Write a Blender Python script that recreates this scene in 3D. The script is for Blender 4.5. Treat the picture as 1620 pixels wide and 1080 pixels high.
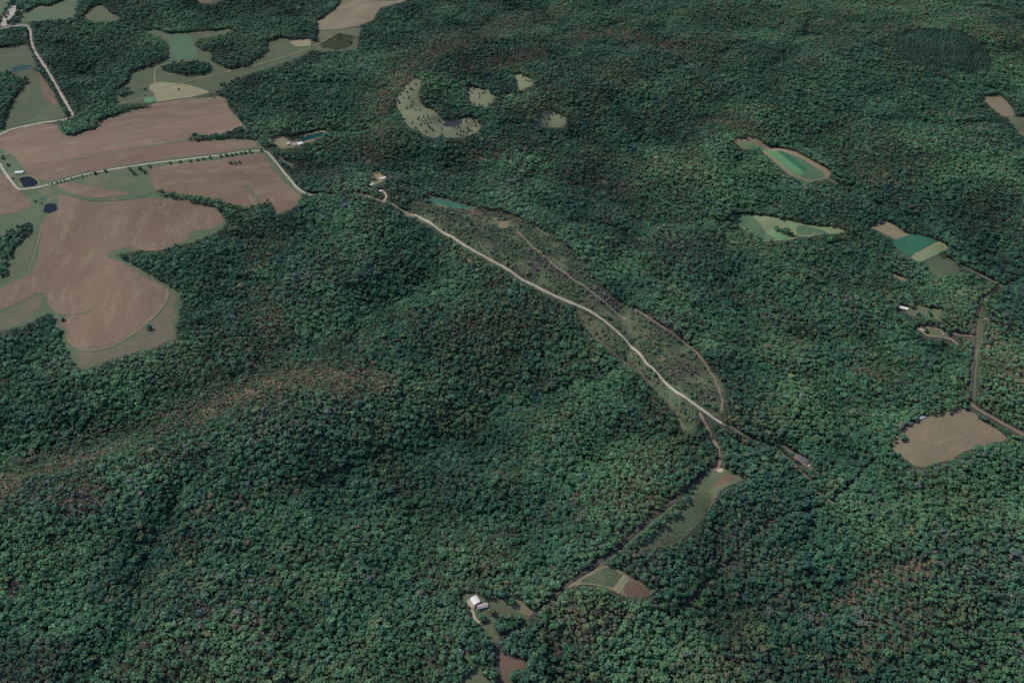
import bpy, bmesh, math, random
import numpy as np
from mathutils import Vector, Matrix
from mathutils.geometry import delaunay_2d_cdt

# ------------------------------------------------------------------ clearing
for o in list(bpy.data.objects):
    bpy.data.objects.remove(o)
SC = bpy.context.scene
COL = SC.collection
random.seed(7)
RNG = np.random.default_rng(11)

# ------------------------------------------------------------------ camera
CAM_H = 1700.0                      # metres above the mean ground
PITCH = math.radians(44.2)          # below the horizontal
FOC = 1403.0                        # focal length in photo pixels (photo is 1620 wide)
cam_data = bpy.data.cameras.new('camera')
cam_data.sensor_width = 36.0
cam_data.lens = 36.0 * FOC / 1620.0
cam_data.clip_start = 5.0
cam_data.clip_end = 30000.0
cam = bpy.data.objects.new('camera', cam_data)
COL.objects.link(cam)
cam.location = (0, 0, CAM_H)
cam.rotation_euler = (math.pi / 2 - PITCH, 0, 0)
SC.camera = cam

# ------------------------------------------------------------------ sky, sun, exposure
SUN_EL = math.radians(43)
SUN_AZ = math.atan2(-0.83, 0.56)    # clockwise from +Y
world = bpy.data.worlds.new('World')
SC.world = world
world.use_nodes = True
wn = world.node_tree
bg = wn.nodes['Background']
sky = wn.nodes.new('ShaderNodeTexSky')
sky.sky_type = 'NISHITA'
sky.sun_disc = False
sky.sun_elevation = SUN_EL
sky.sun_rotation = SUN_AZ
sky.air_density = 1.0
sky.dust_density = 0.6
sky.ozone_density = 1.2
wn.links.new(sky.outputs[0], bg.inputs[0])
bg.inputs[1].default_value = 0.15
sd = bpy.data.lights.new('sun', 'SUN')
sd.energy = 3.4
sd.angle = math.radians(0.5)
sd.color = (1.0, 0.955, 0.89)
sun = bpy.data.objects.new('sun', sd)
COL.objects.link(sun)
to_sun = Vector((math.sin(SUN_AZ) * math.cos(SUN_EL), math.cos(SUN_AZ) * math.cos(SUN_EL), math.sin(SUN_EL)))
sun.rotation_euler = (-to_sun).to_track_quat('-Z', 'Y').to_euler()
sun.location = (0, 1500, 3000)
SC.view_settings.view_transform = 'Standard'
SC.view_settings.look = 'None'
SC.view_settings.exposure = 0.48
SC.view_settings.gamma = 1.0
SC.view_settings.use_curve_mapping = False
SC.cycles.use_denoising = False
SC.cycles.max_bounces = 4
SC.cycles.diffuse_bounces = 2
SC.cycles.glossy_bounces = 1
SC.cycles.transmission_bounces = 2
SC.cycles.transparent_max_bounces = 4

# ------------------------------------------------------------------ maths helpers
SP, CP = math.sin(PITCH), math.cos(PITCH)


def ray(px):
    px = np.asarray(px, float).reshape(-1, 2)
    a = (px[:, 0] - 810) / FOC
    b = -(px[:, 1] - 540) / FOC
    return np.stack([a, CP + b * SP, -SP + b * CP], 1)


def on_plane(px, z=0.0):
    d = ray(px)
    t = (CAM_H - z) / -d[:, 2]
    return d[:, :2] * t[:, None]


def vnoise(x, y, seed):
    """smooth value noise in 0..1"""
    xi = np.floor(x).astype(np.int64)
    yi = np.floor(y).astype(np.int64)
    fx = x - xi
    fy = y - yi
    fx = fx * fx * (3 - 2 * fx)
    fy = fy * fy * (3 - 2 * fy)

    def h(i, j):
        n = (i * 374761393 + j * 668265263 + seed * 974634777) & 0xFFFFFFFF
        n = ((n ^ (n >> 13)) * 1274126177) & 0xFFFFFFFF
        n = n ^ (n >> 16)
        return (n & 0xFFFFFF) / float(0xFFFFFF)
    return (h(xi, yi) * (1 - fx) + h(xi + 1, yi) * fx) * (1 - fy) + (h(xi, yi + 1) * (1 - fx) + h(xi + 1, yi + 1) * fx) * fy


def fbm(x, y, wl, seed, octs=3):
    s, a, t = 0, 1.0, 0
    for k in range(octs):
        s = s + a * vnoise(x / wl + 17.3 * k, y / wl - 9.1 * k, seed + k)
        t += a
        a *= 0.5
        wl *= 0.5
    return s / t


def seg_dist(x, y, pts):
    """distance of points to a polyline"""
    best = np.full(np.shape(x), 1e9)
    for (x0, y0), (x1, y1) in zip(pts[:-1], pts[1:]):
        dx, dy = x1 - x0, y1 - y0
        t = np.clip(((x - x0) * dx + (y - y0) * dy) / (dx * dx + dy * dy + 1e-9), 0, 1)
        best = np.minimum(best, np.hypot(x - x0 - t * dx, y - y0 - t * dy))
    return best


def in_poly(x, y, poly):
    x = np.asarray(x, float)
    y = np.asarray(y, float)
    c = np.zeros(x.shape, bool)
    n = len(poly)
    j = n - 1
    for i in range(n):
        xi, yi = poly[i]
        xj, yj = poly[j]
        if yi != yj:
            c ^= ((yi > y) != (yj > y)) & (x < (xj - xi) * (y - yi) / (yj - yi) + xi)
        j = i
    return c


# ------------------------------------------------------------------ terrain height
GS = 10.0
GX0, GX1, GY0, GY1 = -3600.0, 3600.0, 300.0, 5600.0
NX = int((GX1 - GX0) / GS) + 1
NY = int((GY1 - GY0) / GS) + 1
gx, gy = np.meshgrid(np.linspace(GX0, GX1, NX), np.linspace(GY0, GY1, NY))

RIDGES = [  # (photo points, height, half width in m)
    ([(590, 300), (700, 365), (800, 425), (930, 490), (1030, 580), (1140, 672), (1110, 770), (1000, 870), (900, 940), (770, 970)], 42, 170),
    ([(1140, 672), (1310, 790), (1470, 690), (1540, 600), (1560, 470)], 24, 150),
    ([(-100, 860), (150, 790), (400, 680), (540, 640)], 40, 190),
    ([(340, 1010), (120, 1100)], 30, 200),
    ([(60, 260), (250, 270), (380, 230)], 20, 280),
    ([(100, 350), (180, 430), (190, 530)], 18, 170),
    ([(640, 190), (650, 120), (760, 80), (880, 70)], 36, 170),
    ([(830, 150), (960, 110), (1080, 80)], 34, 200),
    ([(1250, 120), (1400, 80), (1560, 60)], 36, 260),
    ([(1430, 230), (1560, 260), (1640, 330)], 30, 220),
    ([(1590, 520), (1640, 700)], 26, 140),
    ([(1250, 960), (1420, 900), (1600, 860)], 30, 170),
    ([(1050, 420), (1250, 560)], 14, 170),
    # hollows
    ([(-60, 690), (200, 665), (350, 630), (430, 560), (560, 500), (640, 450)], -26, 110),
    ([(480, 800), (640, 740), (760, 660), (860, 560)], -18, 110),
    ([(1330, 1080), (1180, 960), (1090, 880)], -16, 100),
    ([(560, 130), (540, 230), (640, 260), (780, 240), (900, 220), (1050, 200), (1180, 150)], -18, 140),
    ([(880, 300), (1020, 280), (1150, 330), (1330, 400)], -16, 130),
]


FARM = [[(-200, 190), (140, 200), (350, 150), (420, 235), (480, 310), (360, 350), (275, 460), (280, 540), (120, 590), (-200, 560)],
        [(180, 130), (250, 50), (420, 45), (540, 50), (540, 85), (380, 150), (230, 165)],
        [(-100, -40), (190, -40), (190, 30), (40, 60), (100, 190), (-100, 210)],
        [(1390, 620), (1600, 620), (1620, 700), (1450, 750)]]


def base_height(x, y):
    calm = np.zeros(np.shape(x))
    for pl in FARM:
        wp = on_plane(pl)
        d = seg_dist(x, y, np.vstack([wp, wp[:1]]))
        d = np.where(in_poly(x, y, wp), 0, d)
        calm = np.maximum(calm, np.clip(1 - d / 160.0, 0, 1))
    wild = 1 - 0.85 * calm
    z = (fbm(x, y, 620, 3, 2) - 0.5) * 42 + (fbm(x, y, 190, 9, 2) - 0.5) * 18 * wild
    v = np.abs(2 * fbm(x, y, 520, 61, 3) - 1.0)
    z = z - 26 * wild * np.clip(1 - v * 2.6, 0, 1) ** 1.6
    v = np.abs(2 * fbm(x + 900, y, 300, 71, 3) - 1.0)
    z = z - 12 * wild * np.clip(1 - v * 4.5, 0, 1) ** 1.2
    for pts, h, w in RIDGES:
        wp = on_plane(pts)
        z = z + 1.3 * h * np.exp(-(seg_dist(x, y, wp) / w) ** 2)
    return z - 8


HG = base_height(gx, gy)


def H(x, y):
    x = np.asarray(x, float)
    y = np.asarray(y, float)
    u = np.clip((x - GX0) / GS, 0, NX - 1.001)
    v = np.clip((y - GY0) / GS, 0, NY - 1.001)
    i = u.astype(int)
    j = v.astype(int)
    fu, fv = u - i, v - j
    return (HG[j, i] * (1 - fu) + HG[j, i + 1] * fu) * (1 - fv) + (HG[j + 1, i] * (1 - fu) + HG[j + 1, i + 1] * fu) * fv


def ground(px):
    """photo points -> world x, y on the terrain"""
    d = ray(px)
    z = np.zeros(len(d))
    for _ in range(40):
        t = (CAM_H - z) / -d[:, 2]
        z = 0.5 * z + 0.5 * H(d[:, 0] * t, d[:, 1] * t)
    t = (CAM_H - z) / -d[:, 2]
    return d[:, :2] * t[:, None]


def to_photo(x, y, z):
    depth = y * CP - (z - CAM_H) * SP
    up = y * SP + (z - CAM_H) * CP
    return 810 + FOC * x / depth, 540 - FOC * up / depth


def Z(pts, ox, oy, s):
    """points read in an enlarged crop at (ox, oy) with scale s -> photo points"""
    return [(ox + x / s, oy + y / s) for x, y in pts]


A3 = lambda *p: Z(p, 0, 0, 3)
B3 = lambda *p: Z(p, 540, 0, 3)

# ------------------------------------------------------------------ ponds: flatten the ground first
PONDS = [
    ('pond', 'black farm pond beside the bend of the gravel road', Z([(190, 690), (260, 670), (320, 668), (380, 700), (412, 740), (380, 770), (250, 790), (235, 750)], 0, 180, 6.75), (0.006, 0.010, 0.018)),
    ('pond', 'dark square pond below the road bend between brown fields', Z([(480, 970), (540, 955), (600, 965), (622, 1030), (520, 1066), (460, 1050)], 0, 180, 6.75), (0.008, 0.016, 0.026)),
    ('pond', 'tiny murky green pond next to the dark square pond', Z([(420, 910), (470, 892), (505, 910), (460, 942)], 0, 180, 6.75), (0.04, 0.075, 0.06)),
    ('pond', 'small teal pond in the pasture at the upper left edge', A3((50, 326), (95, 308), (160, 310), (135, 328), (65, 340)), (0.010, 0.046, 0.034)),
    ('pond', 'long narrow teal pond with a sandy bank beside the farmstead', Z([(620, 330), (740, 300), (880, 250), (1000, 215), (1080, 200), (1140, 222), (1140, 246), (1060, 276), (900, 330), (760, 375), (640, 392), (622, 362)], 410, 190, 10.8), (0.007, 0.036, 0.034)),
    ('pond', 'grey pond in the crescent shaped pasture', Z([(480, 522), (560, 488), (662, 490), (650, 522), (580, 546), (500, 542)], 610, 100, 5.4), (0.035, 0.035, 0.036)),
    ('pond', 'pale green pond at the head of the scrub strip', Z([(215, 132), (270, 120), (350, 125), (480, 155), (600, 190), (660, 213), (560, 222), (430, 205), (330, 182)], 630, 290, 5.4), (0.042, 0.105, 0.066)),
    ('pond', 'small blue pond by the road at the right edge', Z([(1476, 655), (1520, 628), (1572, 650), (1530, 674)], 1360, 340, 6.23), (0.012, 0.03, 0.06)),
    ('pond', 'tiny dark pond in the wood left of the white roofed houses', [(537, 290), (541, 286), (547, 287), (547, 291), (541, 293)], (0.01, 0.018, 0.035)),
]
pond_world = []
for nm, lab, poly, colr in PONDS:
    w = ground(poly)
    lvl = float(np.median(H(w[:, 0], w[:, 1]))) - 0.6
    w = on_plane(poly, lvl)
    ins = in_poly(gx, gy, w)
    d = seg_dist(gx, gy, np.vstack([w, w[:1]]))
    d[ins] = 0
    k = np.clip(1 - d / 45.0, 0, 1)
    k = k * k * (3 - 2 * k)
    HG = HG * (1 - k) + (lvl - 0.9) * k + np.where(d > 0, np.minimum(d * 0.09, 1.5) * k, 0)
    pond_world.append((nm, lab, poly, colr, lvl, w))



def box_blur(a_, r):
    for ax in (0, 1):
        p = np.concatenate([np.repeat(np.take(a_, [0], ax), r + 1, ax), a_, np.repeat(np.take(a_, [-1], ax), r, ax)], ax)
        c_ = np.cumsum(p, ax)
        n_ = a_.shape[ax]
        a_ = (np.take(c_, range(2 * r + 1, 2 * r + 1 + n_), ax) - np.take(c_, range(0, n_), ax)) / (2 * r + 1)
    return a_


RELIEF = HG - box_blur(HG, 16)         # above (ridge) or below (hollow) the land around, in metres

# ------------------------------------------------------------------ materials
MATS = {}


def new_mat(name):
    m = bpy.data.materials.new(name)
    m.use_nodes = True
    nt = m.node_tree
    b = nt.nodes['Principled BSDF']
    b.inputs['Roughness'].default_value = 0.9
    b.inputs['Specular IOR Level'].default_value = 0.15
    return m, nt, b


def noise(nt, vec, scale, detail=4.0, rough=0.6):
    n = nt.nodes.new('ShaderNodeTexNoise')
    n.inputs['Scale'].default_value = scale
    n.inputs['Detail'].default_value = detail
    n.inputs['Roughness'].default_value = rough
    nt.links.new(vec, n.inputs['Vector'])
    return n.outputs['Fac']


def ramp(nt, fac, p0, p1):
    r = nt.nodes.new('ShaderNodeMapRange')
    r.inputs['From Min'].default_value = p0
    r.inputs['From Max'].default_value = p1
    nt.links.new(fac, r.inputs['Value'])
    return r.outputs['Result']


def mixc(nt, fac, a, b, mode='MIX'):
    m = nt.nodes.new('ShaderNodeMix')
    m.data_type = 'RGBA'
    m.blend_type = mode
    for s, v in ((m.inputs[0], fac), (m.inputs[6], a), (m.inputs[7], b)):
        if hasattr(v, 'is_linked'):
            nt.links.new(v, s)
        elif isinstance(v, (int, float)):
            s.default_value = v
        else:
            s.default_value = (*v, 1.0)
    return m.outputs[2]


def mathn(nt, op, a, b):
    m = nt.nodes.new('ShaderNodeMath')
    m.operation = op
    for s, v in ((m.inputs[0], a), (m.inputs[1], b)):
        if hasattr(v, 'is_linked'):
            nt.links.new(v, s)
        else:
            s.default_value = v
    return m.outputs[0]


def field_mat(name, c1, c2, c3=None, rows=None, row_amt=0.25, big=0.006, mid=0.03, fine=0.25, c3_lo=0.58, c3_hi=0.72, stretch=None):
    """soil or sward: c1/c2 in broad drifts, c3 in smaller patches, optional drill rows at angle rows (degrees)"""
    if name in MATS:
        return MATS[name]
    m, nt, b = new_mat(name)
    pos = nt.nodes.new('ShaderNodeNewGeometry').outputs['Position']
    vec = pos
    ang = rows if rows is not None else stretch
    if ang is not None:
        mp = nt.nodes.new('ShaderNodeMapping')
        mp.vector_type = 'TEXTURE'
        mp.inputs['Rotation'].default_value = (0, 0, math.radians(ang))
        mp.inputs['Scale'].default_value = (3.2, 1.0, 1.0)
        nt.links.new(pos, mp.inputs['Vector'])
        vec = mp.outputs[0]
    f = ramp(nt, noise(nt, vec, big, 5.0, 0.65), 0.33, 0.67)
    col = mixc(nt, f, c1, c2)
    if c3 is not None:
        col = mixc(nt, ramp(nt, noise(nt, vec, mid, 5.0, 0.65), c3_lo, c3_hi), col, c3)
    mm = ramp(nt, noise(nt, vec, mid * 2.7, 6.0, 0.75), 0.30, 0.70)
    col = mixc(nt, mathn(nt, 'MULTIPLY', mm, 0.38), col, tuple(x * 0.58 for x in c2))
    g = ramp(nt, noise(nt, vec, fine, 3.0, 0.7), 0.25, 0.75)
    col = mixc(nt, mathn(nt, 'MULTIPLY', g, 0.45), col, tuple(x * 0.55 for x in c1))
    if rows is not None:
        mp2 = nt.nodes.new('ShaderNodeMapping')
        mp2.vector_type = 'TEXTURE'
        mp2.inputs['Rotation'].default_value = (0, 0, math.radians(rows))
        nt.links.new(pos, mp2.inputs['Vector'])
        w = nt.nodes.new('ShaderNodeTexWave')
        w.bands_direction = 'Y'
        w.inputs['Scale'].default_value = 0.045
        w.inputs['Distortion'].default_value = 6.0
        w.inputs['Detail'].default_value = 3.0
        w.inputs['Detail Scale'].default_value = 0.35
        nt.links.new(mp2.outputs[0], w.inputs['Vector'])
        col = mixc(nt, mathn(nt, 'MULTIPLY', w.outputs['Fac'], row_amt), col, tuple(x * 0.5 for x in c1))
    nt.links.new(col, b.inputs['Base Color'])
    bump = nt.nodes.new('ShaderNodeBump')
    bump.inputs['Strength'].default_value = 0.6
    bump.inputs['Distance'].default_value = 1.2
    nt.links.new(g, bump.inputs['Height'])
    nt.links.new(bump.outputs[0], b.inputs['Normal'])
    MATS[name] = m
    return m


def flat_mat(name, c, rough=0.7, var=0.25, scale=0.6, spec=0.3):
    if name in MATS:
        return MATS[name]
    m, nt, b = new_mat(name)
    tc = nt.nodes.new('ShaderNodeTexCoord').outputs['Object']
    col = mixc(nt, mathn(nt, 'MULTIPLY', noise(nt, tc, scale, 4), var * 2), c, tuple(x * 0.6 for x in c))
    nt.links.new(col, b.inputs['Base Color'])
    b.inputs['Roughness'].default_value = rough
    b.inputs['Specular IOR Level'].default_value = spec
    MATS[name] = m
    return m


def foliage_mat():
    m, nt, b = new_mat('foliage')
    at = nt.nodes.new('ShaderNodeAttribute')
    at.attribute_type = 'INSTANCER'
    at.attribute_name = 'tint'
    tc = nt.nodes.new('ShaderNodeTexCoord').outputs['Object']
    n = ramp(nt, noise(nt, tc, 0.55, 3.0, 0.7), 0.3, 0.72)
    k = nt.nodes.new('ShaderNodeMapRange')
    k.inputs['To Min'].default_value = 0.78
    k.inputs['To Max'].default_value = 1.24
    nt.links.new(n, k.inputs['Value'])
    vm = nt.nodes.new('ShaderNodeVectorMath')
    vm.operation = 'SCALE'
    ao = nt.nodes.new('ShaderNodeAttribute')         # single trees carry the same colour as their own property
    ao.attribute_type = 'OBJECT'
    ao.attribute_name = 'tint'
    va = nt.nodes.new('ShaderNodeVectorMath')
    va.operation = 'MAXIMUM'
    nt.links.new(at.outputs['Vector'], va.inputs[0])
    nt.links.new(ao.outputs['Vector'], va.inputs[1])
    nt.links.new(va.outputs[0], vm.inputs[0])
    nt.links.new(k.outputs[0], vm.inputs['Scale'])
    nt.links.new(vm.outputs[0], b.inputs['Base Color'])
    b.inputs['Roughness'].default_value = 0.7
    b.inputs['Specular IOR Level'].default_value = 0.25
    return m


def bark_mat():
    m, nt, b = new_mat('bark')
    tc = nt.nodes.new('ShaderNodeTexCoord').outputs['Object']
    col = mixc(nt, noise(nt, tc, 3.0), (0.05, 0.04, 0.03), (0.13, 0.11, 0.09))
    nt.links.new(col, b.inputs['Base Color'])
    return m


def water_mat(i, c):
    m, nt, b = new_mat('water_%d' % i)
    pos = nt.nodes.new('ShaderNodeNewGeometry').outputs['Position']
    col = mixc(nt, ramp(nt, noise(nt, pos, 0.03, 3), 0.35, 0.65), c, tuple(x * 0.75 for x in c))
    nt.links.new(col, b.inputs['Base Color'])
    b.inputs['Roughness'].default_value = 0.2
    b.inputs['Specular IOR Level'].default_value = 0.03
    bump = nt.nodes.new('ShaderNodeBump')
    bump.inputs['Strength'].default_value = 0.25
    bump.inputs['Distance'].default_value = 0.15
    nt.links.new(noise(nt, pos, 0.8, 3), bump.inputs['Height'])
    nt.links.new(bump.outputs[0], b.inputs['Normal'])
    return m


FOLIAGE = foliage_mat()
BARK = bark_mat()

# ------------------------------------------------------------------ mesh helpers


def tag(o, label=None, cat=None, group=None, kind=None):
    if label:
        o['label'] = label
    if cat:
        o['category'] = cat
    if group:
        o['group'] = group
    if kind:
        o['kind'] = kind
    return o


def mesh_obj(name, verts, faces, mats, parent=None, smooth=False):
    me = bpy.data.meshes.new(name)
    me.from_pydata([tuple(v) for v in verts], [], [tuple(f) for f in faces])
    for m in (mats if isinstance(mats, (list, tuple)) else [mats]):
        me.materials.append(m)
    if smooth:
        me.polygons.foreach_set('use_smooth', [True] * len(me.polygons))
    o = bpy.data.objects.new(name, me)
    COL.objects.link(o)
    if parent:
        o.parent = parent
    return o


def chaikin(p, n=1, closed=True):
    p = np.asarray(p, float)
    for _ in range(n):
        q = []
        m = len(p)
        rng = range(m) if closed else range(m - 1)
        if not closed:
            q.append(p[0])
        for i in rng:
            a, b = p[i], p[(i + 1) % m]
            q += [a * .75 + b * .25, a * .25 + b * .75]
        if not closed:
            q.append(p[-1])
        p = np.array(q)
    return p


def densify(p, step):
    q = []
    for i in range(len(p)):
        a_, b_ = p[i], p[(i + 1) % len(p)]
        n_ = max(1, int(np.hypot(*(b_ - a_)) / step))
        q += [a_ + (b_ - a_) * k / n_ for k in range(n_)]
    return np.array(q)


def resample(p, step, closed):
    p = np.asarray(p, float)
    if closed:
        p = np.vstack([p, p[:1]])
    d = np.hypot(*(p[1:] - p[:-1]).T)
    s = np.concatenate([[0], np.cumsum(d)])
    n = max(3, int(s[-1] / step))
    t = np.linspace(0, s[-1], n, endpoint=not closed)
    return np.stack([np.interp(t, s, p[:, 0]), np.interp(t, s, p[:, 1])], 1)


def wobble(p, amp, seed, wl=28.0, closed=True):
    """push an outline in and out irregularly"""
    if closed:
        t = np.roll(p, -1, 0) - np.roll(p, 1, 0)
    else:
        t = np.gradient(p, axis=0)
    t /= np.hypot(*t.T)[:, None] + 1e-9
    nrm = np.stack([-t[:, 1], t[:, 0]], 1)
    k = (fbm(p[:, 0], p[:, 1], wl, seed, 3) - 0.5) * 2 * amp
    return p + nrm * k[:, None]


CLEAR = []      # photo polygons kept free of trees


def patch(name, label, cat, poly, mat, lift, smooth=1, amp=2.5, clear=True, kind='structure', step=7.0, group=None, is_world=False, wl=28.0, grow=0.0):
    w = np.asarray(poly, float) if is_world else ground(poly)
    if smooth:
        w = chaikin(densify(w, 26.0), smooth + 1)
    w = resample(w, step, True)
    if grow:            # outline widened on the sunny side so that less tree shadow falls inside
        t = np.roll(w, -1, 0) - np.roll(w, 1, 0)
        t /= np.hypot(*t.T)[:, None] + 1e-9
        area = np.sum(w[:, 0] * np.roll(w[:, 1], -1) - np.roll(w[:, 0], -1) * w[:, 1])
        nr_ = np.stack([t[:, 1], -t[:, 0]], 1) * (1 if area > 0 else -1)
        w = w + nr_ * (grow * np.clip(nr_ @ np.array([-.83, .56]), 0, 1))[:, None]
    if amp:
        w = wobble(w, amp, len(bpy.data.objects) * 7 + 3, wl)
    if clear:
        px, py = to_photo(w[:, 0], w[:, 1], H(w[:, 0], w[:, 1]))
        CLEAR.append(np.stack([px, py], 1))
    mn, mx = w.min(0), w.max(0)
    ii = np.arange(int((mn[0] - GX0) / GS), int((mx[0] - GX0) / GS) + 2)
    jj = np.arange(int((mn[1] - GY0) / GS), int((mx[1] - GY0) / GS) + 2)
    qx, qy = np.meshgrid(GX0 + ii * GS, GY0 + jj * GS)
    qx, qy = qx.ravel(), qy.ravel()
    keep = in_poly(qx, qy, w) & (seg_dist(qx, qy, np.vstack([w, w[:1]])) > 1.5)
    inner = np.stack([qx[keep], qy[keep]], 1)
    c = w.mean(0)
    allp = np.vstack([w, inner]) - c
    n = len(w)
    edges = [(i, (i + 1) % n) for i in range(n)]
    vo, _, fo, *_r = delaunay_2d_cdt([Vector(p) for p in allp], edges, [], 1, 1e-4)
    v = np.array([(p.x, p.y) for p in vo]) + c
    # drop faces outside the outline
    fo = [f for f in fo if len(f) >= 3]
    cen = np.array([v[list(f)].mean(0) for f in fo])
    ok = in_poly(cen[:, 0], cen[:, 1], w)
    z = H(v[:, 0], v[:, 1]) + lift
    faces = []
    for f, k in zip(fo, ok):
        if k:
            a, b_, d = v[f[0]], v[f[1]], v[f[2]]
            if (b_[0] - a[0]) * (d[1] - a[1]) - (b_[1] - a[1]) * (d[0] - a[0]) < 0:
                f = f[::-1]
            faces.append(f)
    o = mesh_obj(name, np.column_stack([v, z]), faces, mat, smooth=True)
    o['rim'] = n
    tag(o, label, cat, group, kind)
    return o


ROADCLEAR = []   # (world polyline, half width kept clear)


def ribbon(name, label, cat, poly, width, mat, lift, clear=1.5, jit=0.35, smooth=2, is_world=False, sunny=True):
    w = np.asarray(poly, float) if is_world else ground(poly)
    w = chaikin(w, smooth, False)
    w = resample(w, 5.0, False)
    if clear is not None:
        ROADCLEAR.append((w, width / 2 + clear, sunny))
    t = np.gradient(w, axis=0)
    t /= np.hypot(*t.T)[:, None] + 1e-9
    nrm = np.stack([-t[:, 1], t[:, 0]], 1)
    sd_ = len(bpy.data.objects)
    verts, faces = [], []
    n = len(w)
    for k, off in enumerate((-1, -0.45, 0.45, 1)):
        j = (fbm(w[:, 0] + 100 * k, w[:, 1], 14, sd_ + k, 2) - 0.5) * 2 * jit * width * (abs(off) == 1)
        p = w + nrm * (off * width / 2 + j * np.sign(off))[:, None] if hasattr(j, '__len__') else w + nrm * off * width / 2
        z = H(p[:, 0], p[:, 1]) + lift + (0.1 if abs(off) < 1 else 0)
        verts += list(np.column_stack([p, z]))
    for k in range(3):
        for i in range(n - 1):
            a = k * n + i
            faces.append((a, a + 1, a + n + 1, a + n)[::-1])
    o = mesh_obj(name, verts, faces, mat, smooth=True)
    tag(o, label, cat, None, 'structure')
    return o


def side_verge(label, poly, off, width, mat):
    """strip of grass on the sunny (south east) side of a shaded road"""
    w = resample(ground(poly), 12.0, False)
    t = np.gradient(w, axis=0)
    t /= np.hypot(*t.T)[:, None] + 1e-9
    nr_ = np.stack([-t[:, 1], t[:, 0]], 1)
    nr_ *= np.sign(nr_ @ np.array([.83, -.56]))[:, None]
    return ribbon('road_verge', label, 'verge', w + nr_ * off, width, mat, .55, .5, .4, 1, True, False)


# ------------------------------------------------------------------ land cover materials
M_CROP = field_mat('ripe_crop_soil', (0.132, 0.084, 0.056), (0.178, 0.121, 0.080), (0.215, 0.157, 0.100), rows=20, row_amt=0.26, c3_lo=0.5, c3_hi=0.68)
M_CROP_B = field_mat('ripe_crop_soil_crosswise', (0.130, 0.083, 0.056), (0.182, 0.124, 0.081), (0.218, 0.160, 0.102), rows=98, row_amt=0.26, c3_lo=0.5, c3_hi=0.68)
M_CROP_C = field_mat('stubble_field', (0.175, 0.130, 0.086), (0.135, 0.120, 0.070), (0.205, 0.152, 0.100), rows=35, row_amt=0.05, big=0.012)
M_PAST = field_mat('pasture_grass', (0.062, 0.085, 0.042), (0.095, 0.100, 0.055), (0.140, 0.104, 0.070), big=0.012, mid=0.02, c3_lo=.5, c3_hi=.66)
M_PAST_D = field_mat('rough_pasture', (0.050, 0.076, 0.038), (0.080, 0.086, 0.046), (0.118, 0.090, 0.058), big=0.014, mid=0.022, c3_lo=.54, c3_hi=.72)
M_GREEN = field_mat('green_meadow', (0.058, 0.098, 0.050), (0.088, 0.104, 0.056), (0.150, 0.108, 0.074), big=0.012, mid=0.022, c3_lo=.52, c3_hi=.68)
M_LUSH = field_mat('lush_green_crop', (0.062, 0.160, 0.066), (0.095, 0.180, 0.078), (0.150, 0.185, 0.090), big=0.015, mid=0.03, stretch=-50)
M_PALE = field_mat('pale_green_clover', (0.125, 0.165, 0.080), (0.175, 0.185, 0.098), (0.215, 0.190, 0.115), big=0.014, mid=0.025)
M_DEEP = field_mat('deep_green_crop', (0.018, 0.085, 0.048), (0.024, 0.095, 0.050), None, big=0.015)
M_TEAL = field_mat('bluish_green_crop', (0.048, 0.100, 0.054), (0.070, 0.108, 0.056), (0.125, 0.105, 0.066), big=0.014, mid=0.02, stretch=-50)
M_HAY = field_mat('cut_hay', (0.215, 0.190, 0.110), (0.180, 0.160, 0.085), (0.250, 0.215, 0.135), big=0.012, mid=0.03, stretch=15)
M_TAN = field_mat('dry_grass', (0.190, 0.150, 0.088), (0.140, 0.125, 0.068), (0.230, 0.175, 0.110), big=0.015, mid=0.04)
M_MARGIN = field_mat('weedy_margin', (0.088, 0.094, 0.054), (0.125, 0.102, 0.066), (0.158, 0.108, 0.076), big=0.016, mid=0.025, c3_lo=.5, c3_hi=.66)
M_LAWN = field_mat('mown_grass', (0.105, 0.110, 0.058), (0.075, 0.095, 0.050), (0.160, 0.120, 0.078), big=0.02, mid=0.04)
M_CRES = field_mat('grazed_grass', (0.158, 0.155, 0.090), (0.110, 0.132, 0.068), (0.185, 0.142, 0.100), big=0.010, mid=0.02)
M_SCRUB = field_mat('scrub_floor', (0.060, 0.090, 0.044), (0.090, 0.098, 0.054), (0.150, 0.118, 0.078), big=0.02, mid=0.04, c3_lo=.55, c3_hi=.72)
M_RED = field_mat('reddish_dry_sedge', (0.140, 0.082, 0.058), (0.110, 0.085, 0.052), (0.165, 0.105, 0.075), big=0.02, mid=0.05)
M_DIRT = field_mat('bare_dirt', (0.225, 0.155, 0.105), (0.280, 0.200, 0.140), (0.180, 0.120, 0.082), big=0.03, mid=0.08)
M_GRAVEL = field_mat('pale_gravel', (0.360, 0.320, 0.250), (0.290, 0.255, 0.195), (0.225, 0.185, 0.135), big=0.02, mid=0.06, fine=0.6)
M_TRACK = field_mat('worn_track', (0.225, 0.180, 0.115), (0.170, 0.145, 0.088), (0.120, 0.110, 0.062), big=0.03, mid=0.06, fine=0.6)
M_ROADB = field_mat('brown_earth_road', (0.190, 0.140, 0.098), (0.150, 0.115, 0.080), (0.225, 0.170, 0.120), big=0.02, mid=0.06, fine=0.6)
M_SHADEROAD = field_mat('shade_dark_chip_road', (0.075, 0.066, 0.056), (0.058, 0.054, 0.048), (0.110, 0.092, 0.072), big=0.02, mid=0.06, fine=0.6)  # chip grey taken darker: shade of the trees alongside put into the colour
M_SAND = field_mat('sandy_soil', (0.400, 0.310, 0.205), (0.340, 0.260, 0.170), None, big=0.05)

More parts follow.
